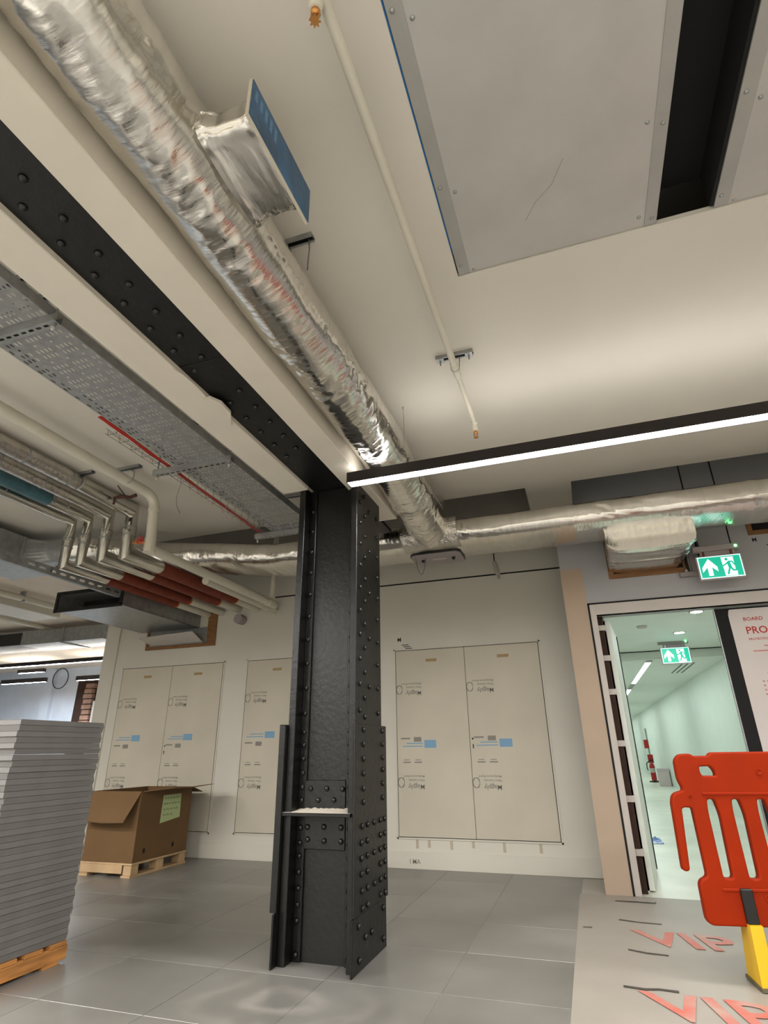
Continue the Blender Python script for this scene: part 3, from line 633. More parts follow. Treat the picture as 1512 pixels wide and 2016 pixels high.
# wire basket with red cables
wbk = thing('wire_basket', 'narrow wire basket carrying cables along the left side of the tray', 'cable basket', (-2.50, 3.0, 2.86))
m_ = MB()
for x, z in ((-2.55, 2.864), (-2.515, 2.864), (-2.48, 2.864), (-2.55, 2.90), (-2.48, 2.90)): m_.tube([(x, 2.25, z), (x, 4.12, z)], 0.0016, 5)
obj('long_wire', m_, M_WIRE, wbk)
cw = local_mesh('cross_wire', MB().tube([(-0.035, 0, 0.036), (-0.035, 0, -0.002), (0.035, 0, -0.002), (0.035, 0, 0.036)], 0.0016, 5), M_WIRE)
for k in range(19): inst('cross_wire', cw, (-2.515, 2.27+0.1*k, 2.864), wbk)
rc = thing('red_cable', 'red fire alarm cables clipped along the wire basket', 'cable', (-2.53, 3.0, 2.868))
for q, dx in enumerate((-0.022, -0.012, -0.003)):
    pts = [(-2.435+dx-0.10*k/40+0.004*noise.noise(Vector((k*0.7, q*3.1, 0))), 2.1+2.0*k/40, 2.871+0.006*abs(noise.noise(Vector((k*0.9, q, 5))))) for k in range(41)]
    obj('cable', MB().tube(pts, 0.0048, 7), M_REDC, rc, smooth=True)
tie = local_mesh('cable_tie', MB().tube([(-0.03, 0, 0.0), (-0.034, 0.004, -0.03)], 0.0012, 4), M_REDC)
for k in range(12): inst('cable_tie', tie, (-2.455-0.0075*k, 2.3+0.15*k, 2.863), rc)
hw = thing('hanging_wire', 'thin loose wire dangling from the wire basket beside the tray', 'wire', (-2.57, 3.0, 2.65))
obj('strand', MB().tube([(-2.548, 2.98, 2.866), (-2.57, 2.99, 2.82), (-2.60, 3.01, 2.76), (-2.60, 3.03, 2.70), (-2.575, 3.04, 2.65)], 0.0018, 5), M_WIRE, hw)
# ================================================================== INSULATED PIPES
def service_pipe(X, r, zt, zb, y0w, y1w, label, lag_from=None, teal=None, foil_to=None):
    t = thing('insulated_pipe', label, 'pipe', (X, 3.74, zb-r), 'four insulated pipes dropping below the ceiling')
    ye = 3.74
    up_m = M_FOILPIPE if foil_to else M_CLAD
    if foil_to:
        obj('upper_lagging', MB().tube([(X, -1.0, zt), (X, foil_to, zt)], r*1.05, 18), M_FOILPIPE, t, smooth=True)
        y_s = foil_to
    else: y_s = -1.0
    obj('upper_run', MB().tube([(X, y_s, zt), (X, ye-r*0.0, zt), (X, ye, zt-0.0)], r, 18).f and MB().tube([(X, y_s, zt), (X, ye, zt), (X, ye, (zt+zb)/2)], r, 18), M_CLAD, t, smooth=True, angle=35)
    obj('riser', MB().tube([(X, ye, (zt+zb)/2), (X, ye, zb), (X, y0w, zb)], r*0.985, 18), M_CLAD, t, smooth=True, angle=35)
    obj('fire_wrap', MB().tube([(X, y0w, zb), (X, y1w, zb)], r*1.08, 18), M_REDWRAP, t, smooth=True)
    obj('wrap_edge', MB().tube([(X, y1w, zb), (X, y1w+0.03, zb)], [r*1.10, r*1.0], 18), M_ORWRAP, t, smooth=True)
    obj('white_lagging', MB().tube([(X, y1w+0.02, zb), (X, YB-0.002, zb)], r*0.86, 18), M_WPIPE, t, smooth=True)
    for z in ((zt+zb)/2+0.03, zb+0.16):
        b_ = MB(); b_.lathe((X, ye, z), [(r*1.02, 0), (r*1.03, 0.004), (r*1.02, 0.008)], 18); obj('band', b_, M_GALV, t, smooth=True)
    if teal: obj('teal_film', MB().tube([(X, -1.0, zt), (X, teal, zt)], r*1.22, 18), M_TEAL, t, smooth=True)
    for y in ((2.6, 3.0) if not teal else (teal+0.03, 3.45)):
        obj('strap', MB().tube([(X, y, zt), (X, y+0.012, zt)], r*1.09, 18), M_GALV, t, smooth=True)
    return t
service_pipe(-4.41, 0.050, 3.128, 2.683, 4.28, 5.34, 'leftmost of the four silver clad pipes, dropping from the ceiling')
service_pipe(-4.21, 0.050, 3.126, 2.692, 4.24, 5.31, 'silver clad pipe with a teal film sleeve on its upper run', teal=3.28)
service_pipe(-3.97, 0.054, 3.126, 2.712, 4.40, 5.53, 'third silver clad pipe, foil lagged at the top, left of the thickest one', foil_to=3.25)
p4 = service_pipe(-3.70, 0.062, 3.120, 2.706, 4.20, 5.47, 'thickest and rightmost of the four silver clad dropping pipes', foil_to=3.1)
obj('pipe_tag', MB().box(-3.665, -3.63, 3.674, 3.679, 2.98, 3.02), M_BLKPL, p4)
obj('pipe_tag', MB().box(-3.665, -3.63, 3.674, 3.679, 2.90, 2.925), M_INKG, p4)
wm = thing('white_water_main', 'thick cream painted pipe turning down from the ceiling beside the silver pipes', 'pipe', (-3.24, 3.5, 2.56))
def bend(X, y0, z0, sy, sz, r, n=6):
    return [(X, y0+sy*r*math.sin(PI/2*i/n), z0+sz*r*(1-math.cos(PI/2*i/n))) for i in range(n+1)]
pts = [(-3.25, -1.0, 3.085), (-3.25, 3.36, 3.085)]+[(-3.25+0.03*math.sin(a), 3.36+0.12*math.sin(a), 3.085-0.12*(1-math.cos(a))) for a in [PI/2*i/6 for i in range(1, 7)]]+[(-3.20, 3.48, 2.64)]
obj('upper_run', MB().tube(pts, 0.042, 18), M_WPIPE, wm, smooth=True)
obj('collar', MB().tube([(-3.218, 3.48, 2.955), (-3.216, 3.48, 2.925)], 0.048, 18), M_WPIPE, wm, smooth=True)
obj('lower_run', MB().tube([(-3.20, 3.45, 2.602), (-3.20, 5.52, 2.602)], 0.04, 18), M_WPIPE, wm, smooth=True)
obj('end_cap', MB().tube([(-3.20, 5.40, 2.602), (-3.20, 5.56, 2.602), (-3.20, 5.585, 2.602)], [0.047, 0.047, 0.035], 18), M_WPIPE, wm, smooth=True)
obj('rising_stub', MB().tube([(-3.20, 5.5, 2.62), (-3.20, 5.5, 3.699)], 0.032, 14), M_WPIPE, wm, smooth=True)
obj('tee_body', MB().tube([(-3.205, 3.48, 2.69), (-3.20, 3.48, 2.567)], 0.046, 18), M_WPIPE, wm, smooth=True)
vl = obj('drain_valve', MB().tube([(-3.21, 3.46, 2.655), (-3.28, 3.45, 2.66), (-3.35, 3.45, 2.665)], [0.016, 0.022, 0.014], 12), M_BRASS, wm, smooth=True)
hwl = MB()
ringp = [(-3.285+0.01, 3.36+0.03*math.cos(a), 2.70+0.03*math.sin(a)) for a in [2*PI*i/20 for i in range(21)]]
ringp = [(-3.238+0.028*math.cos(a), 3.40, 2.652+0.028*math.sin(a)) for a in [2*PI*i/20 for i in range(21)]]
hwl.tube(ringp, 0.005, 6)
for k in range(3):
    a = PI*k/3; hwl.tube([(-3.238+0.028*math.cos(a), 3.40, 2.652+0.028*math.sin(a)), (-3.238-0.028*math.cos(a), 3.40, 2.652-0.028*math.sin(a))], 0.003, 5)
hwl.tube([(-3.238, 3.40, 2.652), (-3.25, 3.45, 2.655)], 0.006, 6)
obj('red_handwheel', hwl, M_RED, vl, smooth=True)
ws = thing('white_water_branch', 'second cream pipe entering the back wall under the water main', 'pipe', (-3.47, 5.7, 2.6))
obj('pipe', MB().tube([(-3.46, 4.6, 2.66), (-3.46, 5.94, 2.66)], 0.042, 16), M_WPIPE, ws, smooth=True)
obj('wall_collar', MB().tube([(-3.46, 5.86, 2.66), (-3.46, 6.018, 2.66)], 0.052, 16), M_WPIPE, ws, smooth=True)
obj('grey_end', MB().tube([(-3.9, 5.9, 2.57), (-3.9, 6.018, 2.57)], 0.06, 16), M_SIGNF, ws, smooth=True)
for (xa, xb, y, px, pz, lab) in ((-3.38, -3.12, 3.15, -3.25, 3.085, 'steel channel and hook holding the cream water main'), (-3.80, -3.55, 3.10, -3.70, 3.132, 'steel channel and clip holding the thickest silver pipe')):
    t = thing('pipe_hanger', lab, 'bracket', ((xa+xb)/2, y, 3.05))
    obj('channel', strut_channel(MB(), xa, xb, y, CZ-0.0215), M_GALV, t)
    obj('slot_shade', MB().box(xa+0.01, xb-0.01, y-0.015, y+0.015, CZ-0.004, CZ-0.003), M_BLKPL, t)  # shade in the hanger channel, made as a black strip
    obj('clip', MB().tube([(px+0.02, y, CZ-0.02), (px+0.075, y, 3.15), (px+0.08, y, 3.10), (px+0.05, y, 3.06), (px, y, 3.052)], 0.0055, 8), M_GALV, t, smooth=True)
rk = thing('rusty_clamp', 'rusty pipe clamp below the ceiling beside the thickest silver pipe', 'clamp', (-3.5, 3.45, 3.0))
obj('strap', MB().tube([(-3.62, 3.42, 3.10), (-3.54, 3.43, 3.105), (-3.46, 3.44, 3.09), (-3.40, 3.44, 3.10)], [0.012, 0.018, 0.014, 0.016], 8), mat('rusty steel', (74, 44, 30), 0.8, var=0.3, vscale=20), rk, smooth=True)
obj('stem', MB().tube([(-3.60, 3.42, 3.10), (-3.61, 3.42, 3.04)], 0.010, 8), MATS['rusty steel'], rk)
obj('rod', MB().tube([(-3.50, 3.43, 3.10), (-3.56, 3.38, 3.19)], 0.005, 8), M_BLKPL, rk)
# ================================================================== LEFT DUCTWORK
gd = thing('rectangular_duct', 'galvanised rectangular duct at the left edge with a square to round transition', 'duct', (-5.47, 2.6, 2.82))
obj('duct_body', MB().bbox(-5.75, -5.20, 0.2, 4.30, 2.82, 3.12, 0.003), M_GALV, gd)
for y in (1.6, 3.1): obj('joint_flange', MB().bbox(-5.77, -5.18, y, y+0.025, 2.80, 3.14, 0.002), M_GALVD, gd)
tq = MB(); n = 24; ra = []; rb = []; rc_ = []
for j in range(n):
    t = 2*PI*j/n; c_, s_ = math.cos(t), math.sin(t); k = max(abs(c_), abs(s_))
    ra.append((-5.198, 4.07+0.16*c_/k, 2.97+0.13*s_/k)); rb.append((-4.92, 4.07+0.127*c_, 2.975+0.127*s_)); rc_.append((-4.70, 4.07+0.127*c_, 2.98+0.127*s_))
obj('transition', tq.loft([ra, rb], False), M_GALV, gd)
obj('collar', MB().loft([rb, rc_], False), M_GALV, gd, smooth=True)
obj('spigot_flange', MB().bbox(-5.198, -5.18, 3.89, 4.25, 2.825, 3.115, 0.002), M_GALVD, gd)
wdct = thing('wall_duct', 'open ended galvanised duct coming out of the back wall', 'duct', (-4.99, 5.3, 2.52))
x0, x1, z0, z1 = -5.43, -4.53, 2.52, 2.715; ya = 4.64
obj('bottom_sheet', MB().box(x0, x1, ya, YB-0.002, z0, z0+0.004), M_GALV, wdct); obj('top_sheet', MB().box(x0, x1, ya, YB-0.002, z1-0.004, z1), M_GALV, wdct)
obj('side_sheet', MB().box(x0, x0+0.004, ya, YB-0.002, z0, z1), M_GALV, wdct); obj('side_sheet', MB().box(x1-0.004, x1, ya, YB-0.002, z0, z1), M_GALV, wdct)
fr = MB(); fr.box(x0-0.02, x1+0.02, ya-0.012, ya, z0-0.02, z0+0.015); fr.box(x0-0.02, x1+0.02, ya-0.012, ya, z1-0.015, z1+0.02); fr.box(x0-0.02, x0+0.015, ya-0.012, ya, z0, z1); fr.box(x1-0.015, x1+0.02, ya-0.012, ya, z0, z1)
obj('black_flange', fr, M_BLKPL, wdct)
obj('inner_dark_sheet', MB().box(x0+0.01, x1-0.01, ya+0.35, ya+0.36, z0+0.005, z1-0.005), M_BLKPL, wdct)  # black sheet stands in for the darkness inside the open duct
fb = thing('timber_surround', 'brown timber frame around the duct opening in the back wall', 'timber surround', (-4.8, YB, 2.29))
for a in ((-5.33, -4.27, 2.285, 2.325), (-5.33, -5.29, 2.325, 2.515), (-4.40, -4.27, 2.325, 2.73)):
    obj('board', MB().bbox(a[0], a[1], YB-0.02, YB, a[2], a[3], 0.002), M_WOOD, fb)
obj('dark_opening', MB().box(-5.29, -4.40, YB-0.004, YB, 2.325, 2.53), M_GALVD, fb)
wt = thing('white_drip_tray', 'white sloping tray fitted in the wall opening below the duct', 'tray', (-4.87, 5.95, 2.33))
tp = MB(); tp.add([(-5.27, 5.80, 2.40), (-4.47, 5.80, 2.43), (-4.45, 5.998, 2.335), (-5.23, 5.998, 2.335), (-5.27, 5.80, 2.41), (-4.47, 5.80, 2.44), (-4.45, 5.998, 2.345), (-5.23, 5.998, 2.345)], [(0, 3, 2, 1), (4, 5, 6, 7), (0, 1, 5, 4), (1, 2, 6, 5), (2, 3, 7, 6), (3, 0, 4, 7)])
obj('sheet', tp, M_TRIM, wt)
obj('lip', MB().bbox(-5.25, -4.43, 5.985, 6.0, 2.325, 2.345, 0.002), M_GALV, wt)
sr = thing('slotted_rail', 'slotted steel rail running toward the open ended duct', 'rail', (-4.52, 4.0, 2.58))
ra_ = MB()
ny = 14
for j in range(ny):
    a, b = 3.0+1.6*j/ny, 3.0+1.6*(j+1)/ny; my = (a+b)/2; zc = 2.63
    outer = [(b, zc-0.04), (b, zc), (b, zc+0.04), (my, zc+0.04), (a, zc+0.04), (a, zc), (a, zc-0.04), (my, zc-0.04)]
    inner = [(my+dx, zc+dy) for dx, dy in [(0.03, -0.009), (0.036, 0), (0.03, 0.009), (0, 0.013), (-0.03, 0.009), (-0.036, 0), (-0.03, -0.009), (0, -0.013)]]
    ra_.add([(-4.52, p[0], p[1]) for p in outer]+[(-4.52, p[0], p[1]) for p in inner], [(k, 8+k, 8+(k+1) % 8, (k+1) % 8) for k in range(8)])
obj('face', ra_, M_GALVD, sr, fix=False)
obj('return_edge', MB().box(-4.56, -4.52, 3.0, 4.6, 2.588, 2.591), M_GALVD, sr)
# ================================================================== RAISED FLOOR PANEL STACK
N_P = 38; TH = 1.135/N_P; px0, px1, py0, py1 = -3.52, -2.92, 2.43, 3.03
def panel_mesh(flip):
    a, b = 0.3, 0.2965; zs = (0, 0.005, TH-0.002, TH-0.001)
    hw_ = (b, b, a, a) if not flip else (a, a, b, b)
    if flip: zs = (0.0005, 0.003, TH-0.006, TH-0.0015)
    return local_mesh('steel_deck_panel', MB().loft([[(-h, -h, z), (h, -h, z), (h, h, z), (-h, h, z)] for h, z in zip(hw_, zs)]), M_PANELW)
pm = (panel_mesh(False), panel_mesh(True))
def ordinal(n): return str(n)+('th' if 10 <= n % 100 <= 20 else {1: 'st', 2: 'nd', 3: 'rd'}.get(n % 10, 'th'))
for k in range(N_P):
    o = bpy.data.objects.new('steel_deck_panel', pm[k % 2]); COL.objects.link(o)
    o.location = ((px0+px1)/2+random.uniform(-0.004, 0.004), (py0+py1)/2+random.uniform(-0.005, 0.005), 0.104+TH*k); o.rotation_euler.z = random.uniform(-0.004, 0.004)
    q = N_P-k
    tag(o, 'topmost grey raised floor panel of the stack at the left' if q == 1 else 'lowest grey raised floor panel, resting on the orange pallet' if k == 0 else 'grey raised floor panel, %s from the top of the stack' % ordinal(q), 'floor panel', 'raised floor panels stacked on the pallet')
pl = thing('timber_pallet', 'orange brown timber pallet under the stack of floor panels', 'pallet', (-3.22, 2.73, 0))
for k in range(4): obj('deck_board', MB().bbox(px0-0.02, px1+0.005, py0+0.02+0.155*k, py0+0.13+0.155*k, 0.082, 0.102, 0.002), M_PALLET, pl)
for k in range(3): obj('bearer', MB().bbox(px0+0.0+0.265*k, px0+0.07+0.265*k, py0-0.06, py1+0.01, 0.015, 0.082, 0.002), M_PALLET, pl)
for k in range(2): obj('bottom_board', MB().bbox(px0-0.01, px1+0.003, py0+0.02+0.44*k, py0+0.12+0.44*k, 0.0, 0.015, 0.001), M_PALLET, pl)
# ================================================================== CARDBOARD BOX
bx0, bx1, by0, by1, bz0, bz1 = -4.755, -4.165, 4.94, 5.73, 0.118, 0.715
bp_ = thing('small_pallet', 'pale timber pallet under the cardboard box', 'pallet', (-4.46, 5.33, 0))
obj('deck', MB().bbox(bx0-0.01, bx1+0.01, by0-0.01, by1+0.01, 0.10, 0.116, 0.002), M_PALE, bp_)
for y in (by0, 5.29, by1-0.10): obj('block', MB().bbox(bx1-0.09, bx1, y, y+0.10, 0.018, 0.10, 0.003), M_PALE, bp_); obj('block', MB().bbox(bx0, bx0+0.09, y, y+0.10, 0.018, 0.10, 0.003), M_PALE, bp_)
obj('bottom_board', MB().bbox(bx1-0.10, bx1+0.005, by0-0.01, by1+0.01, 0, 0.018, 0.001), M_PALE, bp_); obj('bottom_board', MB().bbox(bx0, bx0+0.1, by0-0.01, by1+0.01, 0, 0.018, 0.001), M_PALE, bp_)
obj('end_board', MB().bbox(bx0, bx1-0.1, by0-0.008, by0+0.005, 0.03, 0.10, 0.002), M_PALE, bp_)
cbx = thing('cardboard_box', 'open brown cardboard box with drooping flaps and a pale green note', 'box', (-4.46, 5.33, bz0))
T = 0.006
obj('box_side', MB().bbox(bx0, bx1, by0, by0+T, bz0, bz1, 0.001), M_CARD, cbx); obj('box_side', MB().bbox(bx0, bx1, by1-T, by1, bz0, bz1, 0.001), M_CARD, cbx)
obj('box_side', MB().bbox(bx0, bx0+T, by0+T, by1-T, bz0, bz1, 0.001), M_CARD, cbx); sd = obj('box_side', MB().bbox(bx1-T, bx1, by0+T, by1-T, bz0, bz1, 0.001), M_CARD, cbx)
obj('box_bottom', MB().box(bx0+T, bx1-T, by0+T, by1-T, bz0, bz0+T), M_CARD, cbx)
def flap(p0, p1, d0, d1, nrm):      # hinge p0-p1, offsets d0,d1 to the free edge
    p0, p1, d0, d1, nrm = map(Vector, (p0, p1, d0, d1, nrm)); a, b = p0+d0, p1+d1; mid = (a+b)/2+Vector((0, 0, -0.012))
    top = [p0, p1, b, mid, a]; vs = top+[v-nrm*T for v in top]
    return MB().add(vs, [(0, 1, 2, 3, 4), (9, 8, 7, 6, 5)]+[(i, i+5, (i+1) % 5+5, (i+1) % 5) for i in range(5)])
obj('flap', flap((bx0, by0, bz1), (bx1, by0, bz1), (0.02, -0.14, -0.245), (-0.05, -0.14, -0.255), (0, -0.87, 0.5)), M_CARD, cbx)
obj('flap', flap((bx0, by1, bz1), (bx1, by1, bz1), (0.02, 0.22, -0.04), (-0.02, 0.22, -0.06), (0, 0.2, 1)), M_CARD, cbx)
obj('flap', flap((bx1, by0+0.03, bz1), (bx1, by1, bz1), (0.27, 0.10, 0.03), (0.27, -0.02, 0.03), (-0.1, 0, 1)), M_CARD, cbx)
obj('flap', flap((bx0, by0+0.02, bz1), (bx0, by1, bz1), (-0.26, 0.02, -0.03), (-0.26, -0.02, -0.03), (0.1, 0, 1)), M_CARD, cbx)
nt_ = obj('note', MB().prism([(5.26, 0.41), (5.56, 0.44), (5.55, 0.66), (5.27, 0.66)], bx1+0.0005, bx1+0.002, 'YZ'), M_NOTE, cbx)
nm = MB(); random.seed(3)
for k, (n_, zz) in enumerate(((5, 0.625), (6, 0.575), (5, 0.525), (3, 0.475))):
    y = 5.29
    for i in range(n_):
        wl = random.uniform(0.02, 0.05); nm.tube([(bx1+0.0025, y, zz), (bx1+0.0025, y+wl*0.3, zz+0.012), (bx1+0.0025, y+wl*0.6, zz-0.004), (bx1+0.0025, y+wl, zz+0.008)], 0.0016, 4); y += wl+0.012
        if y > 5.5: break
obj('handwriting', nm, M_INK, nt_)
for y in (5.08, 5.50):
    hp_ = [(y+0.022*math.cos(2*PI*i/10)*(1.0 if i % 2 else 0.55), 0.20+0.03*math.sin(2*PI*i/10)*(1.0 if i % 2 else 0.6)) for i in range(10)]
    obj('torn_hole', MB().prism(hp_, bx1+0.0003, bx1+0.0012, 'YZ'), M_BLACK, sd)
# ================================================================== ACCESS DOORS IN THE BACK WALL
def access(x0, x1, xm, z0, z1, label, seed, full=True):
    t = thing('access_door', label, 'access door', ((x0+x1)/2, YB-0.006, z0), 'double riser doors in the back wall')
    y = YB
    g_ = MB(); g_.box(x0-0.006, x1+0.006, y-0.002, y, z0-0.006, z1+0.006); obj('shadow_gap', g_, M_BLACK, t)
    edge = MB(); edge.box(x0-0.022, x0-0.006, y-0.008, y, z0-0.02, z1+0.02); edge.box(x1+0.006, x1+0.022, y-0.008, y, z0-0.02, z1+0.02); edge.box(x0-0.022, x1+0.022, y-0.008, y, z1+0.006, z1+0.02); edge.box(x0-0.022, x1+0.022, y-0.008, y, z0-0.02, z0-0.006)
    obj('frame_bead', edge, M_WALL, t)
    for a, b in ((x0, xm-0.002), (xm+0.002, x1)):
        lf = obj('leaf', MB().bbox(a, b, y-0.0105, y-0.002, z0, z1, 0.002), M_BOARD, t)
        yy = y-0.0106; wl = b-a
        sc_ = wl/0.76
        lx = a+0.04*sc_
        pr = MB()
        for zc in (z0+1.36, z0+0.46):
            pr.add(*(lambda m: (m.v, m.f))(text_mb('Magply', 0.062, lx+0.24*sc_, yy, zc, PI, 'XZ', 'LEFT', ext=0.0003)))
            pr.add(*(lambda m: (m.v, m.f))(text_mb('Fibre Cement', 0.030, lx+0.24*sc_, yy, zc+0.05, PI, 'XZ', 'LEFT', ext=0.0003)))
            pr.add(*(lambda m: (m.v, m.f))(text_mb('Multipurpose Board', 0.027, lx+0.24*sc_, yy, zc+0.085, PI, 'XZ', 'LEFT', ext=0.0003)))
            ring = [(lx-0.005+0.033*math.cos(q*PI/12), zc+0.02+0.045*math.sin(q*PI/12)) for q in range(24)]
            for q in range(24):
                p0, p1 = ring[q], ring[(q+1) % 24]; pr.box(min(p0[0], p1[0])-0.002, max(p0[0], p1[0])+0.002, yy-0.0003, yy, min(p0[1], p1[1])-0.002, max(p0[1], p1[1])+0.002)
        for k in range(2): pr.box(lx+0.02+0.12*k, lx+0.10+0.12*k, yy-0.0003, yy, z0+0.66, z0+0.672); pr.box(lx+0.03+0.12*k, lx+0.09+0.12*k, yy-0.0003, yy, z0+0.685, z0+0.692)
        pr.box(lx+0.0, lx+0.10, yy-0.0003, yy, z0+0.885, z0+0.90); pr.box(lx+0.14, lx+0.22, yy-0.0003, yy, z0+0.86, z0+0.905)
        obj('grey_print', pr, M_INKG, lf)
        bl = MB(); bl.box(lx+0.25*sc_, lx+0.25*sc_+0.125, yy-0.0003, yy, z0+0.80 if seed else z0+0.94, z0+0.875 if seed else z0+1.01)
        zb_ = z0+0.80 if seed else z0+0.94
        bl.box(lx+0.02, lx+0.235, yy-0.0003, yy, zb_+0.012, zb_+0.022); bl.box(lx+0.06, lx+0.235, yy-0.0003, yy, zb_+0.04, zb_+0.05)
        obj('blue_print', bl, M_INKB, lf)
        tn = MB(); tn.box(lx+0.30*sc_, lx+0.30*sc_+0.12, yy-0.0003, yy, z1-0.13, z1-0.10); obj('tan_print', tn, M_INKT, lf)
    kh = MB(); kh.lathe((xm+0.03, y-0.0105, z0+0.88), [(0.009, 0), (0.008, 0.001), (0.001, 0.0012)], 12, '-Y'); kh.box(xm+0.026, xm+0.036, y-0.0116, y-0.0105, z0+0.79, z0+0.83)
    obj('keyhole', kh, M_BLACK, t)
    return t
access(-1.90, -0.367, -1.135, 0.268, 2.058, 'double riser door right of the black column', 1)
access(-3.77, -2.24, -3.0, 0.255, 2.062, 'double riser door half hidden behind the black column', 0)
access(-5.63, -4.12, -4.86, 0.250, 2.066, 'double riser door behind the cardboard box', 0)
tg = thing('tape_residue', 'faint yellowish tape stains on the wall below the right riser door', 'stain', (-1.3, YB, 0.16))
for x_, z_ in ((-1.72, 0.17), (-1.60, 0.18), (-1.38, 0.17), (-1.17, 0.19), (-0.88, 0.165), (-0.55, 0.17)): obj('strip', MB().box(x_-0.014, x_+0.014, YB-0.0005, YB, z_, 0.245), mat('old tape stain', (176, 167, 146), 0.7), tg)
tag(obj('pencilled_mark', text_mb('I MA', 0.055, -1.80, YB-0.0124, 0.045, 0, 'XZ', ext=0.0003), M_INKG), 'grey pencilled letters low on the skirting right of the column', 'marking')
# printed marks on the wall
wl_ = MB()
for a, b, c_, d in ((-1.88, 2.165, 0.05, 0.022),): wl_.add(*(lambda m: (m.v, m.f))(text_mb('M', 0.06, a, YB-0.0006, b, 0, 'XZ', ext=0.0003)))
for k in range(3): wl_.box(-1.83+0.02*k, -1.75+0.02*k, YB-0.0009, YB-0.0003, 2.12-0.02*k, 2.128-0.02*k)
mk = obj('plasterboard_mark', wl_, M_INK); tag(mk, 'small black printed mark on the wall above the riser door', 'print')
wl2 = MB(); wl2.add(*(lambda m: (m.v, m.f))(text_mb('M', 0.05, 1.60, YD-0.0006, 2.70, 0, 'XZ', ext=0.0003)))
for k in range(3): wl2.box(1.70+0.015*k, 1.82+0.01*k, YD-0.0009, YD-0.0003, 2.655-0.022*k, 2.663-0.022*k)
tag(obj('plasterboard_mark', wl2, M_INK), 'small black printed mark on the wall right of the exit sign', 'print')
wst = thing('wall_sprinkler', 'cream sidewall sprinkler stub on the wall above the right riser door', 'sprinkler', (-0.68, YB, 2.68))
obj('arm', MB().tube([(-0.70, 5.80, 2.90), (-0.69, 5.80, 2.86), (-0.68, 5.78, 2.80), (-0.665, 5.74, 2.735)], [0.022, 0.028, 0.028, 0.022], 12), M_TRIM, wst, smooth=True)
obj('nozzle', MB().tube([(-0.665, 5.74, 2.735), (-0.655, 5.70, 2.67)], [0.016, 0.012], 10), M_TRIM, wst, smooth=True)
obj('drop_rod', MB().tube([(-0.70, 5.80, 2.88), (-0.70, 5.80, 3.699)], 0.006, 8), M_BLKPL, wst)
# ================================================================== FLOOR PROTECTION SHEET
sh = thing('protection_sheet', 'white floor protection sheet with faded red lettering in front of the doorway', 'floor sheet', (1.2, 3.9, 0))
sm_ = MB(); nx, ny = 40, 60; vs = []
for j in range(ny+1):
    for i in range(nx+1):
        x = -0.235+3.2*i/nx; y = 1.9+3.50*j/ny
        h = 0.0035+0.003*max(0, noise.noise(Vector((x*2.3, y*1.7, 3)))) if 0 < i < nx and 0 < j < ny else 0.002
        vs.append((x, y, h))
sm_.add(vs, [(j*(nx+1)+i, j*(nx+1)+i+1, (j+1)*(nx+1)+i+1, (j+1)*(nx+1)+i) for j in range(ny) for i in range(nx)])
n0 = len(sm_.v); sm_.add([(-0.235, 1.9, 0), (2.965, 1.9, 0), (2.965, 5.4, 0), (-0.235, 5.4, 0)], [(0, 3, 2, 1)])
obj('sheet', sm_, M_SHEET, sh, smooth=True, fix=False)
for y, c in ((4.20, 0.155), (3.20, 0.13)):
    obj('lettering', text_mb('VIP', 0.40, c, y, 0.0075, 0, 'XY', ext=0.0004, sx=0.95, shear=-0.25), M_PINK, sh)
tape_pts = (((0.02, 5.215), (0.16, 5.215), (0.29, 5.21), (0.30, 5.235)), ((0.024, 4.70), (0.15, 4.66), (0.278, 4.655)), ((0.046, 4.085), (0.14, 4.045), (0.249, 4.035)), ((-0.006, 3.52), (0.09, 3.505), (0.15, 3.525), (0.235, 3.515)), ((-0.20, 4.465), (-0.145, 4.468)))
for tp_ in tape_pts:
    m_ = MB(); wd_ = 0.011 if len(tp_) > 2 else 0.006
    m_.prism([(x, y-wd_) for x, y in tp_]+[(x, y+wd_*(1.0 if i % 2 else 0.6)) for i, (x, y) in reversed(list(enumerate(tp_)))], 0.0068, 0.0078, 'XY')
    obj('black_tape', m_, mat('worn black tape', (70, 64, 56), 0.6, var=0.3, vscale=30), sh)
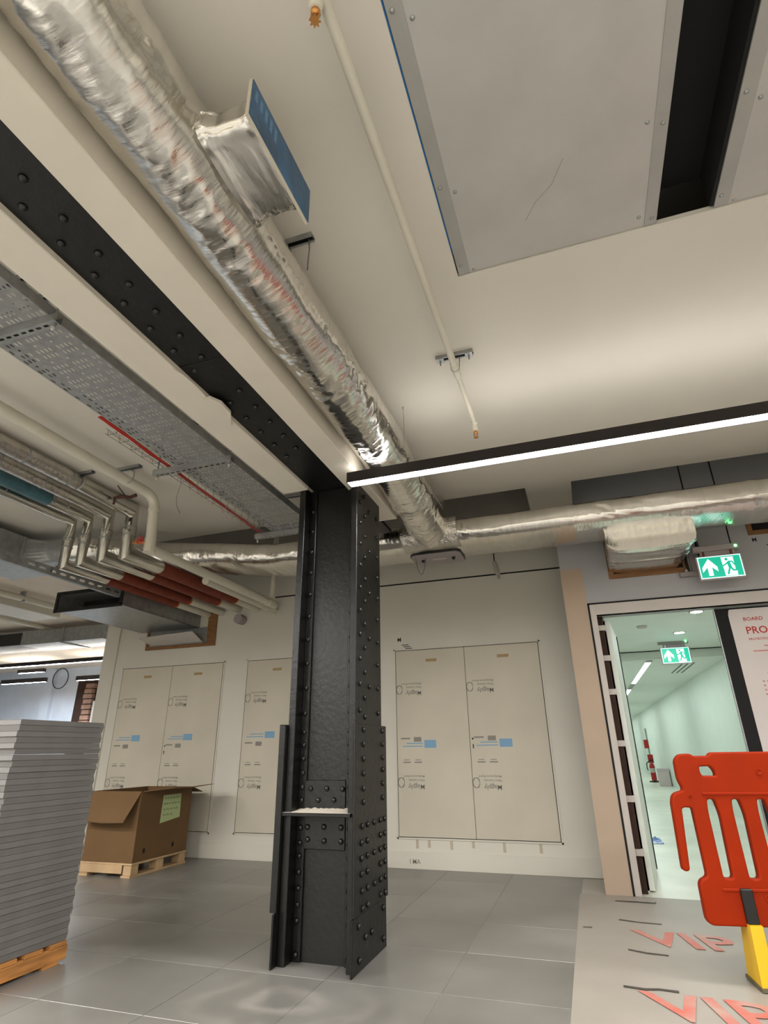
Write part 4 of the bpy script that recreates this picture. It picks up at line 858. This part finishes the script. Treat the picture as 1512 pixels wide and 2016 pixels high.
# ================================================================== ORANGE BARRIER
bar = thing('pedestrian_barrier', 'orange plastic pedestrian barrier with yellow foot in front of the doorway', 'barrier', (0.36, 3.63, 0.0072)); bar.rotation_euler.z = math.radians(9)
def rounded(pts, r=0.02, n=5):
    out = []; N_ = len(pts)
    for i in range(N_):
        p0, p1, p2 = Vector(pts[i-1]), Vector(pts[i]), Vector(pts[(i+1) % N_])
        a = (p0-p1); b = (p2-p1); k = min(r, a.length*0.45, b.length*0.45); A = p1+a.normalized()*k; B = p1+b.normalized()*k
        for q in range(n+1):
            t = q/n; out.append(tuple((A*(1-t)**2+p1*2*t*(1-t)+B*t*t)))
    return out
def barrier_mesh():
    cu = bpy.data.curves.new('barrier', 'CURVE'); cu.dimensions = '2D'; cu.fill_mode = 'BOTH'; cu.extrude = 0.016; cu.bevel_depth = 0.009; cu.bevel_resolution = 2; cu.resolution_u = 1
    def spl(pts):
        s = cu.splines.new('POLY'); s.points.add(len(pts)-1); s.use_cyclic_u = True
        for p, q in zip(s.points, pts): p.co = (q[0], q[1], 0, 1)
    W = 2.0
    left = [(0.07, 0.25), (0.07, 0.42), (0.115, 0.44), (0.108, 0.76), (0.058, 0.762), (0.040, 0.75), (0.022, 0.475), (0.004, 0.475), (0.012, 0.775), (0.025, 0.81), (0.075, 0.825), (0.080, 0.845), (0.065, 0.885), (0.066, 0.975), (0.09, 1.0), (0.14, 1.002), (0.155, 0.99), (0.235, 0.99), (0.25, 1.007)]
    right = [(W, 1.007), (W, 0.25)]
    spl(rounded(left+right, 0.03, 4))
    spl(rounded([(0.168, 0.955), (0.235, 0.957), (0.256, 0.925), (0.256, 0.893), (0.178, 0.893), (0.165, 0.92)], 0.015, 4))
    k = 0
    while 0.175+0.12*k < W-0.15:
        x = 0.172+0.12*k
        spl(rounded([(x, 0.43), (x+0.062, 0.43), (x+0.066, 0.72), (x+0.05, 0.80), (x, 0.80), (x-0.006, 0.74)], 0.03, 5)); k += 1
    o = bpy.data.objects.new('barrier', cu); COL.objects.link(o); dg = bpy.context.evaluated_depsgraph_get(); me = bpy.data.meshes.new_from_object(o.evaluated_get(dg))
    bpy.data.objects.remove(o)
    for v in me.vertices: v.co = (v.co.x, v.co.z, v.co.y)
    recalc(me); me.materials.clear(); me.materials.append(M_ORANGE)
    return me
pan = bpy.data.objects.new('barrier_panel', barrier_mesh()); COL.objects.link(pan); pan.parent = bar
def bpart(name, mb, m, parent=bar, smooth=False):
    o = bpy.data.objects.new(name, local_mesh(name, mb, m, smooth)); COL.objects.link(o); o.parent = parent; return o
for z in (0.79, 0.255): bpart('moulded_rib', MB().bbox(0.16, 1.9, -0.031, -0.024, z+0.02 if z > 0.5 else z+0.13, z+0.034 if z > 0.5 else z+0.144, 0.003), M_ORANGE, pan)
for x, z, r in ((0.46, 0.92, 0.016), (0.10, 0.805, 0.008), (0.36, 0.36, 0.016)): bpart('moulded_dimple', MB().lathe((x, -0.0262, z), [(r, 0), (r*0.95, 0.004), (r*0.7, 0.0045), (r*0.45, 0.001), (0.001, 0.0008)], 16, '-Y'), M_ORANGE, pan)
ft = MB()
ft.loft([[(0.232, -0.062, 0.0), (0.292, -0.062, 0.0), (0.300, 0.12, 0.0), (0.238, 0.12, 0.0)], [(0.232, -0.062, 0.02), (0.292, -0.062, 0.02), (0.300, 0.12, 0.02), (0.238, 0.12, 0.02)], [(0.238, -0.06, 0.255), (0.295, -0.06, 0.255), (0.295, 0.06, 0.255), (0.238, 0.06, 0.255)]])
bpart('yellow_foot', ft, M_YELLOW)
bpart('black_foot_strap', MB().bbox(0.238, 0.292, -0.045, 0.045, 0.255, 0.40, 0.004), M_BLKPL)
bpart('foot_sole', MB().bbox(0.229, 0.296, -0.066, 0.125, 0.0, 0.018, 0.002), mat('dirty rubber', (96, 88, 62), 0.8))
# ================================================================== EXIT SIGNS
def exit_sign(x, y, zb, k, label, wired, roomc):
    t = thing('exit_sign', label, 'exit sign', (x, y, zb), 'illuminated exit signs')
    W, H_ = 0.345*k, 0.20*k
    fr_ = obj('frame', MB().bbox(x-W/2-0.014*k, x+W/2+0.014*k, y-0.006, y+0.010, zb-0.016*k, zb+H_+0.006*k, 0.002), M_SIGNF, t)
    fc_ = obj('lit_face', MB().box(x-W/2, x+W/2, y-0.0075, y-0.006, zb, zb+H_), M_SIGNW, t)
    gq = MB(); mgn = 0.008*k; gx0, gx1, gz0, gz1 = x-W/2+mgn, x+W/2-mgn, zb+mgn, zb+H_-mgn
    obj('green_field', MB().box(gx0, gx1, y-0.0085, y-0.0075, gz0, gz1), M_SIGNG, fc_)
    U = lambda u: gx0+(gx1-gx0)*u
    V = lambda v: gz0+(gz1-gz0)*v
    ya_, yb_ = y-0.0094, y-0.0085
    ar = [(0.235, 0.93), (0.42, 0.50), (0.42, 0.27), (0.29, 0.50), (0.29, 0.08), (0.18, 0.08), (0.18, 0.50), (0.05, 0.27), (0.05, 0.50)]
    obj('arrow', MB().prism([(U(a), V(b)) for a, b in ar], ya_, yb_), M_SIGNW, fc_)
    obj('doorway_shape', MB().prism([(U(a), V(b)) for a, b in ((0.545, 0.95), (0.835, 0.95), (0.835, 0.30), (0.90, 0.26), (0.86, 0.18), (0.86, 0.02), (0.57, 0.02))], ya_, yb_), M_SIGNW, fc_)
    yc, yd_ = y-0.0102, y-0.0094
    mn = MB(); aspect = (gx1-gx0)/(gz1-gz0)
    def limb(pts, w_):
        for (a, b), (c, d) in zip(pts, pts[1:]):
            p, q = Vector((U(a), V(b))), Vector((U(c), V(d))); dd = (q-p).normalized(); nn = Vector((-dd.y, dd.x))*w_*k
            mn.prism([tuple(p+nn-dd*w_*k*0.4), tuple(q+nn+dd*w_*k*0.4), tuple(q-nn+dd*w_*k*0.4), tuple(p-nn-dd*w_*k*0.4)], yc, yd_)
    cx, cz = U(0.665), V(0.83); mn.prism([(cx+0.0125*k*math.cos(q*PI/8), cz+0.0125*k*math.sin(q*PI/8)) for q in range(16)], yc, yd_)
    limb([(0.70, 0.68), (0.72, 0.42)], 0.013); limb([(0.70, 0.68), (0.62, 0.58), (0.56, 0.52)], 0.0055); limb([(0.70, 0.72), (0.79, 0.70), (0.84, 0.52)], 0.0055)
    limb([(0.715, 0.42), (0.67, 0.25), (0.64, 0.10)], 0.0075); limb([(0.73, 0.42), (0.78, 0.27), (0.90, 0.26)], 0.0075)
    obj('running_figure', mn, M_SIGNG, fc_)
    mt = obj('mounting_bar', MB().bbox(x-W/2-0.02*k, x+W/2+0.01*k, y-0.02, y+0.035, zb+H_+0.05*k, zb+H_+0.10*k, 0.003), M_SIGNF, t)
    for q in (-0.32, 0.32): obj('bracket', MB().box(x+q*W-0.008, x+q*W+0.008, y-0.003, y+0.006, zb+H_+0.004*k, zb+H_+0.05*k), M_REDWRAP if wired else M_GALV, t)
    obj('link_plate', MB().box(x-0.4*W, x+0.4*W, y+0.0065, y+0.009, zb+H_+0.005*k, zb+H_+0.05*k), M_SIGNF, t)
    obj('indicator', MB().lathe((x+W/2-0.02*k, y-0.02, zb+H_+0.075*k), [(0.010*k, 0), (0.009*k, 0.004), (0.002*k, 0.007)], 10, '-Y'), M_GLED, mt, smooth=True)
    for q in (-0.4, 0.38): obj('hanging_rod', MB().tube([(x+q*W, y+0.02, zb+H_+0.10*k), (x+q*W, y+0.02, roomc)], 0.006 if wired else 0.004, 8), M_BLKPL, t)
    return t
exit_sign(1.26, 5.22, 2.355, 0.955, 'lit green exit sign hanging above the doorway', True, 3.699)
exit_sign(1.275, 8.6, 2.085, 1.0, 'smaller looking lit exit sign inside the corridor', False, 2.37)
tk_ = thing('cable_trunking', 'pale grey trunking box and cables fixed on the wall left of the exit sign', 'trunking', (1.06, YD, 2.44))
obj('box', MB().bbox(0.97, 1.13, YD-0.05, YD-0.001, 2.435, 2.475, 0.004), M_SIGNF, tk_)
obj('upright', MB().bbox(1.075, 1.115, YD-0.03, YD-0.001, 2.475, 2.80, 0.003), M_SIGNF, tk_)
obj('black_cable', MB().tube([(1.05, YD-0.015, 2.475), (1.04, YD-0.02, 2.56), (1.055, YD-0.02, 2.66), (1.062, YD-0.015, 2.80)], 0.011, 8), M_BLKPL, tk_, smooth=True)
obj('white_gland', MB().lathe((1.03, YD-0.025, 2.475), [(0.014, 0), (0.016, 0.012), (0.006, 0.03), (0.002, 0.031)], 10), M_TRIM, tk_, smooth=True)
obj('black_cable', MB().tube([(1.165, YD-0.01, 2.62), (1.16, YD-0.01, 2.80)], 0.014, 8), M_BLKPL, tk_, smooth=True)
# ================================================================== PROTECTION BOARD ON THE RIGHT DOOR LEAF
pb_ = thing('protection_board', 'white door protection board with red printing on the right door leaf', 'protection board', (1.66, YD+0.096, 0.02))
obj('board', MB().prism(rounded([(1.293, 0.02), (2.03, 0.02), (2.03, 2.14), (1.305, 2.14), (1.293, 2.09)], 0.01, 2), YD+0.094, YD+0.099), M_BOARDW, pb_)
yt = YD+0.0938
def word(s, size, x, z, m, name='print', sx=1.0, sp=1.0): return obj(name, text_mb(s, size, x, yt, z, 0, 'XZ', ext=0.0004, sx=sx, spacing=sp), m, pb_)
M_PINKT = mat('pale red print', (190, 120, 116), 0.6)
word('BOARD', 0.042, 1.395, 2.035, M_PRED, sx=1.05); word('PRO', 0.085, 1.395, 1.925, M_PRED); word('GUARD', 0.085, 1.556, 1.925, M_PINKT)
word('PROTECTION', 0.026, 1.40, 1.87, M_PRED); obj('red_block', MB().box(1.60, 1.80, yt-0.0004, yt, 1.855, 1.90), M_PRED, pb_)
word('SYSTEMS', 0.03, 1.62, 1.868, M_BOARDW).location.y -= 0.0006
lines = MB()
for z, a, b in ((1.815, 1.50, 1.70), (1.775, 1.41, 1.80), (1.595, 1.47, 1.85), (1.575, 1.53, 1.80)): lines.box(a, b, yt-0.0004, yt, z, z+0.010)
for k in range(4): lines.box(1.42, 1.435, yt-0.0004, yt, 1.53-0.034*k, 1.542-0.034*k); lines.box(1.45, 1.68-0.01*(k % 2), yt-0.0004, yt, 1.531-0.034*k, 1.541-0.034*k)
lines.box(1.46, 1.66, yt-0.0004, yt, 1.22, 1.232); lines.box(1.455, 1.75, yt-0.0004, yt, 0.98, 0.99)
tag(obj('fine_print', lines, M_PINKT, pb_), kind='stuff')
rcy = MB()
for k in range(3):
    a0 = 2*PI*k/3
    rcy.prism([(1.625+rr*math.cos(a), 1.69+rr*math.sin(a)) for rr, seq in ((0.032, range(0, 6)), (0.018, range(5, -1, -1))) for a in [a0+q*0.33 for q in seq]], yt-0.0004, yt)
obj('recycling_mark', rcy, M_PRED, pb_)
word('FR RESISTANT', 0.055, 1.44, 1.175, M_PRED); word('PROTECTION', 0.055, 1.44, 1.115, M_PRED); word('BOARD', 0.055, 1.44, 1.055, M_PRED); word('FLAME', 0.03, 1.44, 1.245, M_PINKT); word('PROGUARD', 0.085, 1.44, 0.94, M_PRED)
# ================================================================== CORRIDOR THINGS
for k, (ya_, yb_, nm_) in enumerate(((9.7, 13.0, 'nearest'), (14.4, 18.6, 'second'), (20.0, 25.5, 'third'), (27.0, 33.0, 'farthest'))):
    t = thing('corridor_light', '%s recessed strip light in the corridor ceiling' % nm_, 'light', (1.03, (ya_+yb_)/2, 2.243), 'strip lights in the corridor ceiling')
    obj('trim_channel', MB().box(0.985, 1.075, max(9.43, ya_-0.7), yb_+0.7, 2.2425, 2.2449), M_SIGNF, t)
    d = MB(); d.add([(0.99, ya_, 2.2415), (1.07, ya_, 2.2415), (1.07, yb_, 2.2415), (0.99, yb_, 2.2415)], [(0, 3, 2, 1)]); obj('diffuser', d, M_EMCOR, t, fix=False)
for x, y, nm_ in ((1.27, 6.64, 'nearer'), (1.263, 7.88, 'farther')):
    t = thing('downlight', '%s round downlight in the corridor ceiling' % nm_, 'light', (x, y, 2.362), 'corridor downlights')
    obj('bezel', MB().lathe((x, y, 2.3698), [(0.075, 0), (0.074, 0.006), (0.058, 0.008), (0.055, 0.004)], 24, '-Z'), M_TRIM, t, smooth=True)
    d = MB(); d.add([(x+0.056*math.cos(2*PI*i/20), y+0.056*math.sin(2*PI*i/20), 2.3625) for i in range(20)], [tuple(reversed(range(20)))]); obj('lens', d, mat('downlight lens', (255, 255, 255), 0.5, emit=(0.92, 1.0, 0.97), estr=70), t, fix=False)
t = thing('smoke_detector', 'small round detector on the corridor ceiling left of the downlights', 'detector', (0.78, 7.28, 2.34))
obj('base', MB().lathe((0.78, 7.28, 2.3698), [(0.06, 0), (0.06, 0.010), (0.045, 0.025), (0.005, 0.028)], 20, '-Z'), M_TRIM, t, smooth=True)
t = thing('air_grille', 'slatted air grille in the corridor ceiling right of the small exit sign', 'grille', (1.72, 10.6, 2.24))
for k in range(3): obj('slot', MB().box(1.55+0.08*k, 1.575+0.08*k, 10.0, 11.4, 2.2425, 2.2449), M_BLKPL, t)
fp = thing('fire_point', 'fire point pole with red call point and extinguisher in the corridor', 'fire point', (1.80, 21.2, 0))
obj('pole', MB().tube([(1.78, 21.2, 0.03), (1.78, 21.2, 1.58)], 0.028, 10), M_GALV, fp, smooth=True)
obj('base_plate', MB().lathe((1.80, 21.2, 0), [(0.17, 0), (0.17, 0.03), (0.05, 0.06), (0.02, 0.061)], 16), M_BLKPL, fp, smooth=True)
obj('call_point', MB().bbox(1.66, 1.80, 21.14, 21.17, 0.98, 1.24, 0.01), M_RED, fp)
ex = obj('extinguisher', MB().lathe((1.77, 21.05, 0.06), [(0.075, 0), (0.078, 0.02), (0.078, 0.40), (0.06, 0.46), (0.025, 0.50), (0.022, 0.55)], 16), M_RED, fp, smooth=True)
obj('valve_head', MB().bbox(1.72, 1.82, 21.03, 21.07, 0.60, 0.66, 0.004), M_BLKPL, ex); obj('hose', MB().tube([(1.72, 21.05, 0.62), (1.63, 21.04, 0.55), (1.62, 21.04, 0.40), (1.64, 21.04, 0.34)], 0.014, 8), M_BLKPL, ex, smooth=True)
obj('label_band', MB().lathe((1.77, 21.05, 0.28), [(0.0785, 0), (0.0788, 0.005), (0.0788, 0.12), (0.0785, 0.125)], 16), M_TRIM, ex, smooth=True)
obj('red_backplate', MB().bbox(1.70, 1.86, 21.172, 21.176, 0.55, 0.80, 0.001), M_RED, fp)
cbo = thing('corridor_box', 'pale pinkish box standing on the corridor floor beside the fire point', 'box', (1.86, 19.3, 0))
obj('body', MB().bbox(1.74, 2.02, 19.1, 19.45, 0, 0.44, 0.006), M_BOXW, cbo); obj('lid', MB().bbox(1.735, 2.025, 19.095, 19.455, 0.38, 0.45, 0.006), mat('box lid', (196, 178, 184), 0.6), cbo)
bf = MB(); nb = 12; vs = []
for j in range(nb+1):
    for i in range(nb+1):
        u, v = i/nb, j/nb; e = min(u, 1-u, v, 1-v)*4
        vs.append((0.40+0.26*u+0.02*noise.noise(Vector((v*4, 1, 0))), 8.15+0.5*v+0.05*noise.noise(Vector((u*4, 2, 0))), 0.004+0.06*min(1, e)*abs(noise.noise(Vector((u*3.3, v*3.3, 5))))))
bf.add(vs, [(j*(nb+1)+i, j*(nb+1)+i+1, (j+1)*(nb+1)+i+1, (j+1)*(nb+1)+i) for j in range(nb) for i in range(nb)])
tag(obj('plastic_film', bf, M_BLUEF, fix=False), 'crumpled blue plastic film lying on the corridor floor', 'film')
# ================================================================== FAR ROOM THINGS
linear_light(-12.6, -8.25, 8.35, 2.64, 'long bright linear light nearest in the far left room', 'far room linear lights', em=M_EMFAR, up=M_EMFARU, wires=(-12, -8.6))
linear_light(-11.3, -10.6, 9.1, 2.64, 'short linear light just below the long one in the far room', 'far room linear lights', em=M_EMFAR, up=M_EMFARU, wires=(-11.1,))
linear_light(-13.45, -12.05, 10.45, 2.64, 'dark linear light hanging at the left of the far room wall', 'far room linear lights', em=M_EMFAR, up=M_EMFARU, wires=(-13.2, -12.3), h=0.10)
linear_light(-11.1, -9.6, 10.45, 2.62, 'dark linear light beside the brick recess in the far room', 'far room linear lights', em=M_EMFAR, up=M_EMFARU, wires=(-10.9, -9.8), h=0.10)
fd = thing('far_duct', 'pale duct with a black wrapped end under the far room ceiling', 'duct', (-9.3, 7.7, 2.86))
obj('metal_duct', MB().bbox(-9.45, -7.6, 7.5, 8.1, 2.86, 3.10, 0.004), M_GALV, fd); obj('black_wrap', MB().bbox(-11.0, -9.45, 7.5, 8.1, 2.87, 3.09, 0.004), M_BLKPL, fd)
obj('joint', MB().bbox(-8.5, -8.46, 7.48, 8.12, 2.845, 3.115, 0.003), M_GALVD, fd)
fpi = thing('far_pipe', 'cream pipe below the far room ceiling with a down stub', 'pipe', (-8.95, 8.2, 3.0))
obj('pipe', MB().tube([(-9.0, 5.0, 3.15), (-9.0, 11.9, 3.15)], 0.035, 12), M_WPIPE, fpi, smooth=True); obj('stub', MB().tube([(-9.0, 8.55, 3.15), (-9.0, 8.55, 2.98)], [0.05, 0.04], 12), M_WPIPE, fpi, smooth=True)
fp2 = thing('far_pipe', 'cream pipe crossing the far room ceiling nearer the rectangular duct', 'pipe', (-7.6, 5.4, 3.0))
obj('pipe', MB().tube([(-7.35, 3.2, 3.10), (-7.35, 6.3, 3.10)], 0.045, 12), M_WPIPE, fp2, smooth=True)
for y in (4.6, 5.7): obj('bracket', MB().box(-7.39, -7.31, y-0.015, y+0.015, 3.05, CZ), M_GALV, fp2)
fbx = thing('far_trunking', 'white boxed trunking on the ceiling left of the open ended duct', 'trunking', (-7.9, 5.6, 3.0))
obj('box', MB().bbox(-8.2, -7.6, 4.4, 6.6, 3.02, 3.18, 0.01), M_WPIPE, fbx); obj('flange', MB().bbox(-8.23, -7.57, 5.4, 5.44, 3.0, 3.19, 0.004), M_GALV, fbx)
rg = MB(); rg.tube([(-13.2+0.26*math.cos(a), 11.88, 2.92+0.26*math.sin(a)) for a in [2*PI*i/28 for i in range(29)]], 0.012, 6)
tag(obj('cable_coil', rg, M_BLKPL, smooth=True), 'dark cable coil hanging on the far room wall', 'cable coil')
rs = thing('brick_recess', 'dark recess with ragged old bricks in the far room wall', 'recess', (-12.3, 11.98, 0.4))
obj('dark_lining', MB().box(-12.65, -11.85, 11.975, 11.998, 0.3, 2.85), M_BROWN, rs)
for k in range(18): obj('brick', MB().bbox(-12.30+0.05*((k*7) % 5)/5, -12.02+0.04*((k*3) % 4)/4, 11.86, 11.975, 0.42+0.13*k, 0.53+0.13*k, 0.008), M_BRICK, rs)
obj('white_jamb', MB().bbox(-11.95, -11.83, 11.88, 11.99, 0.3, 2.3, 0.004), M_TRIM, rs)
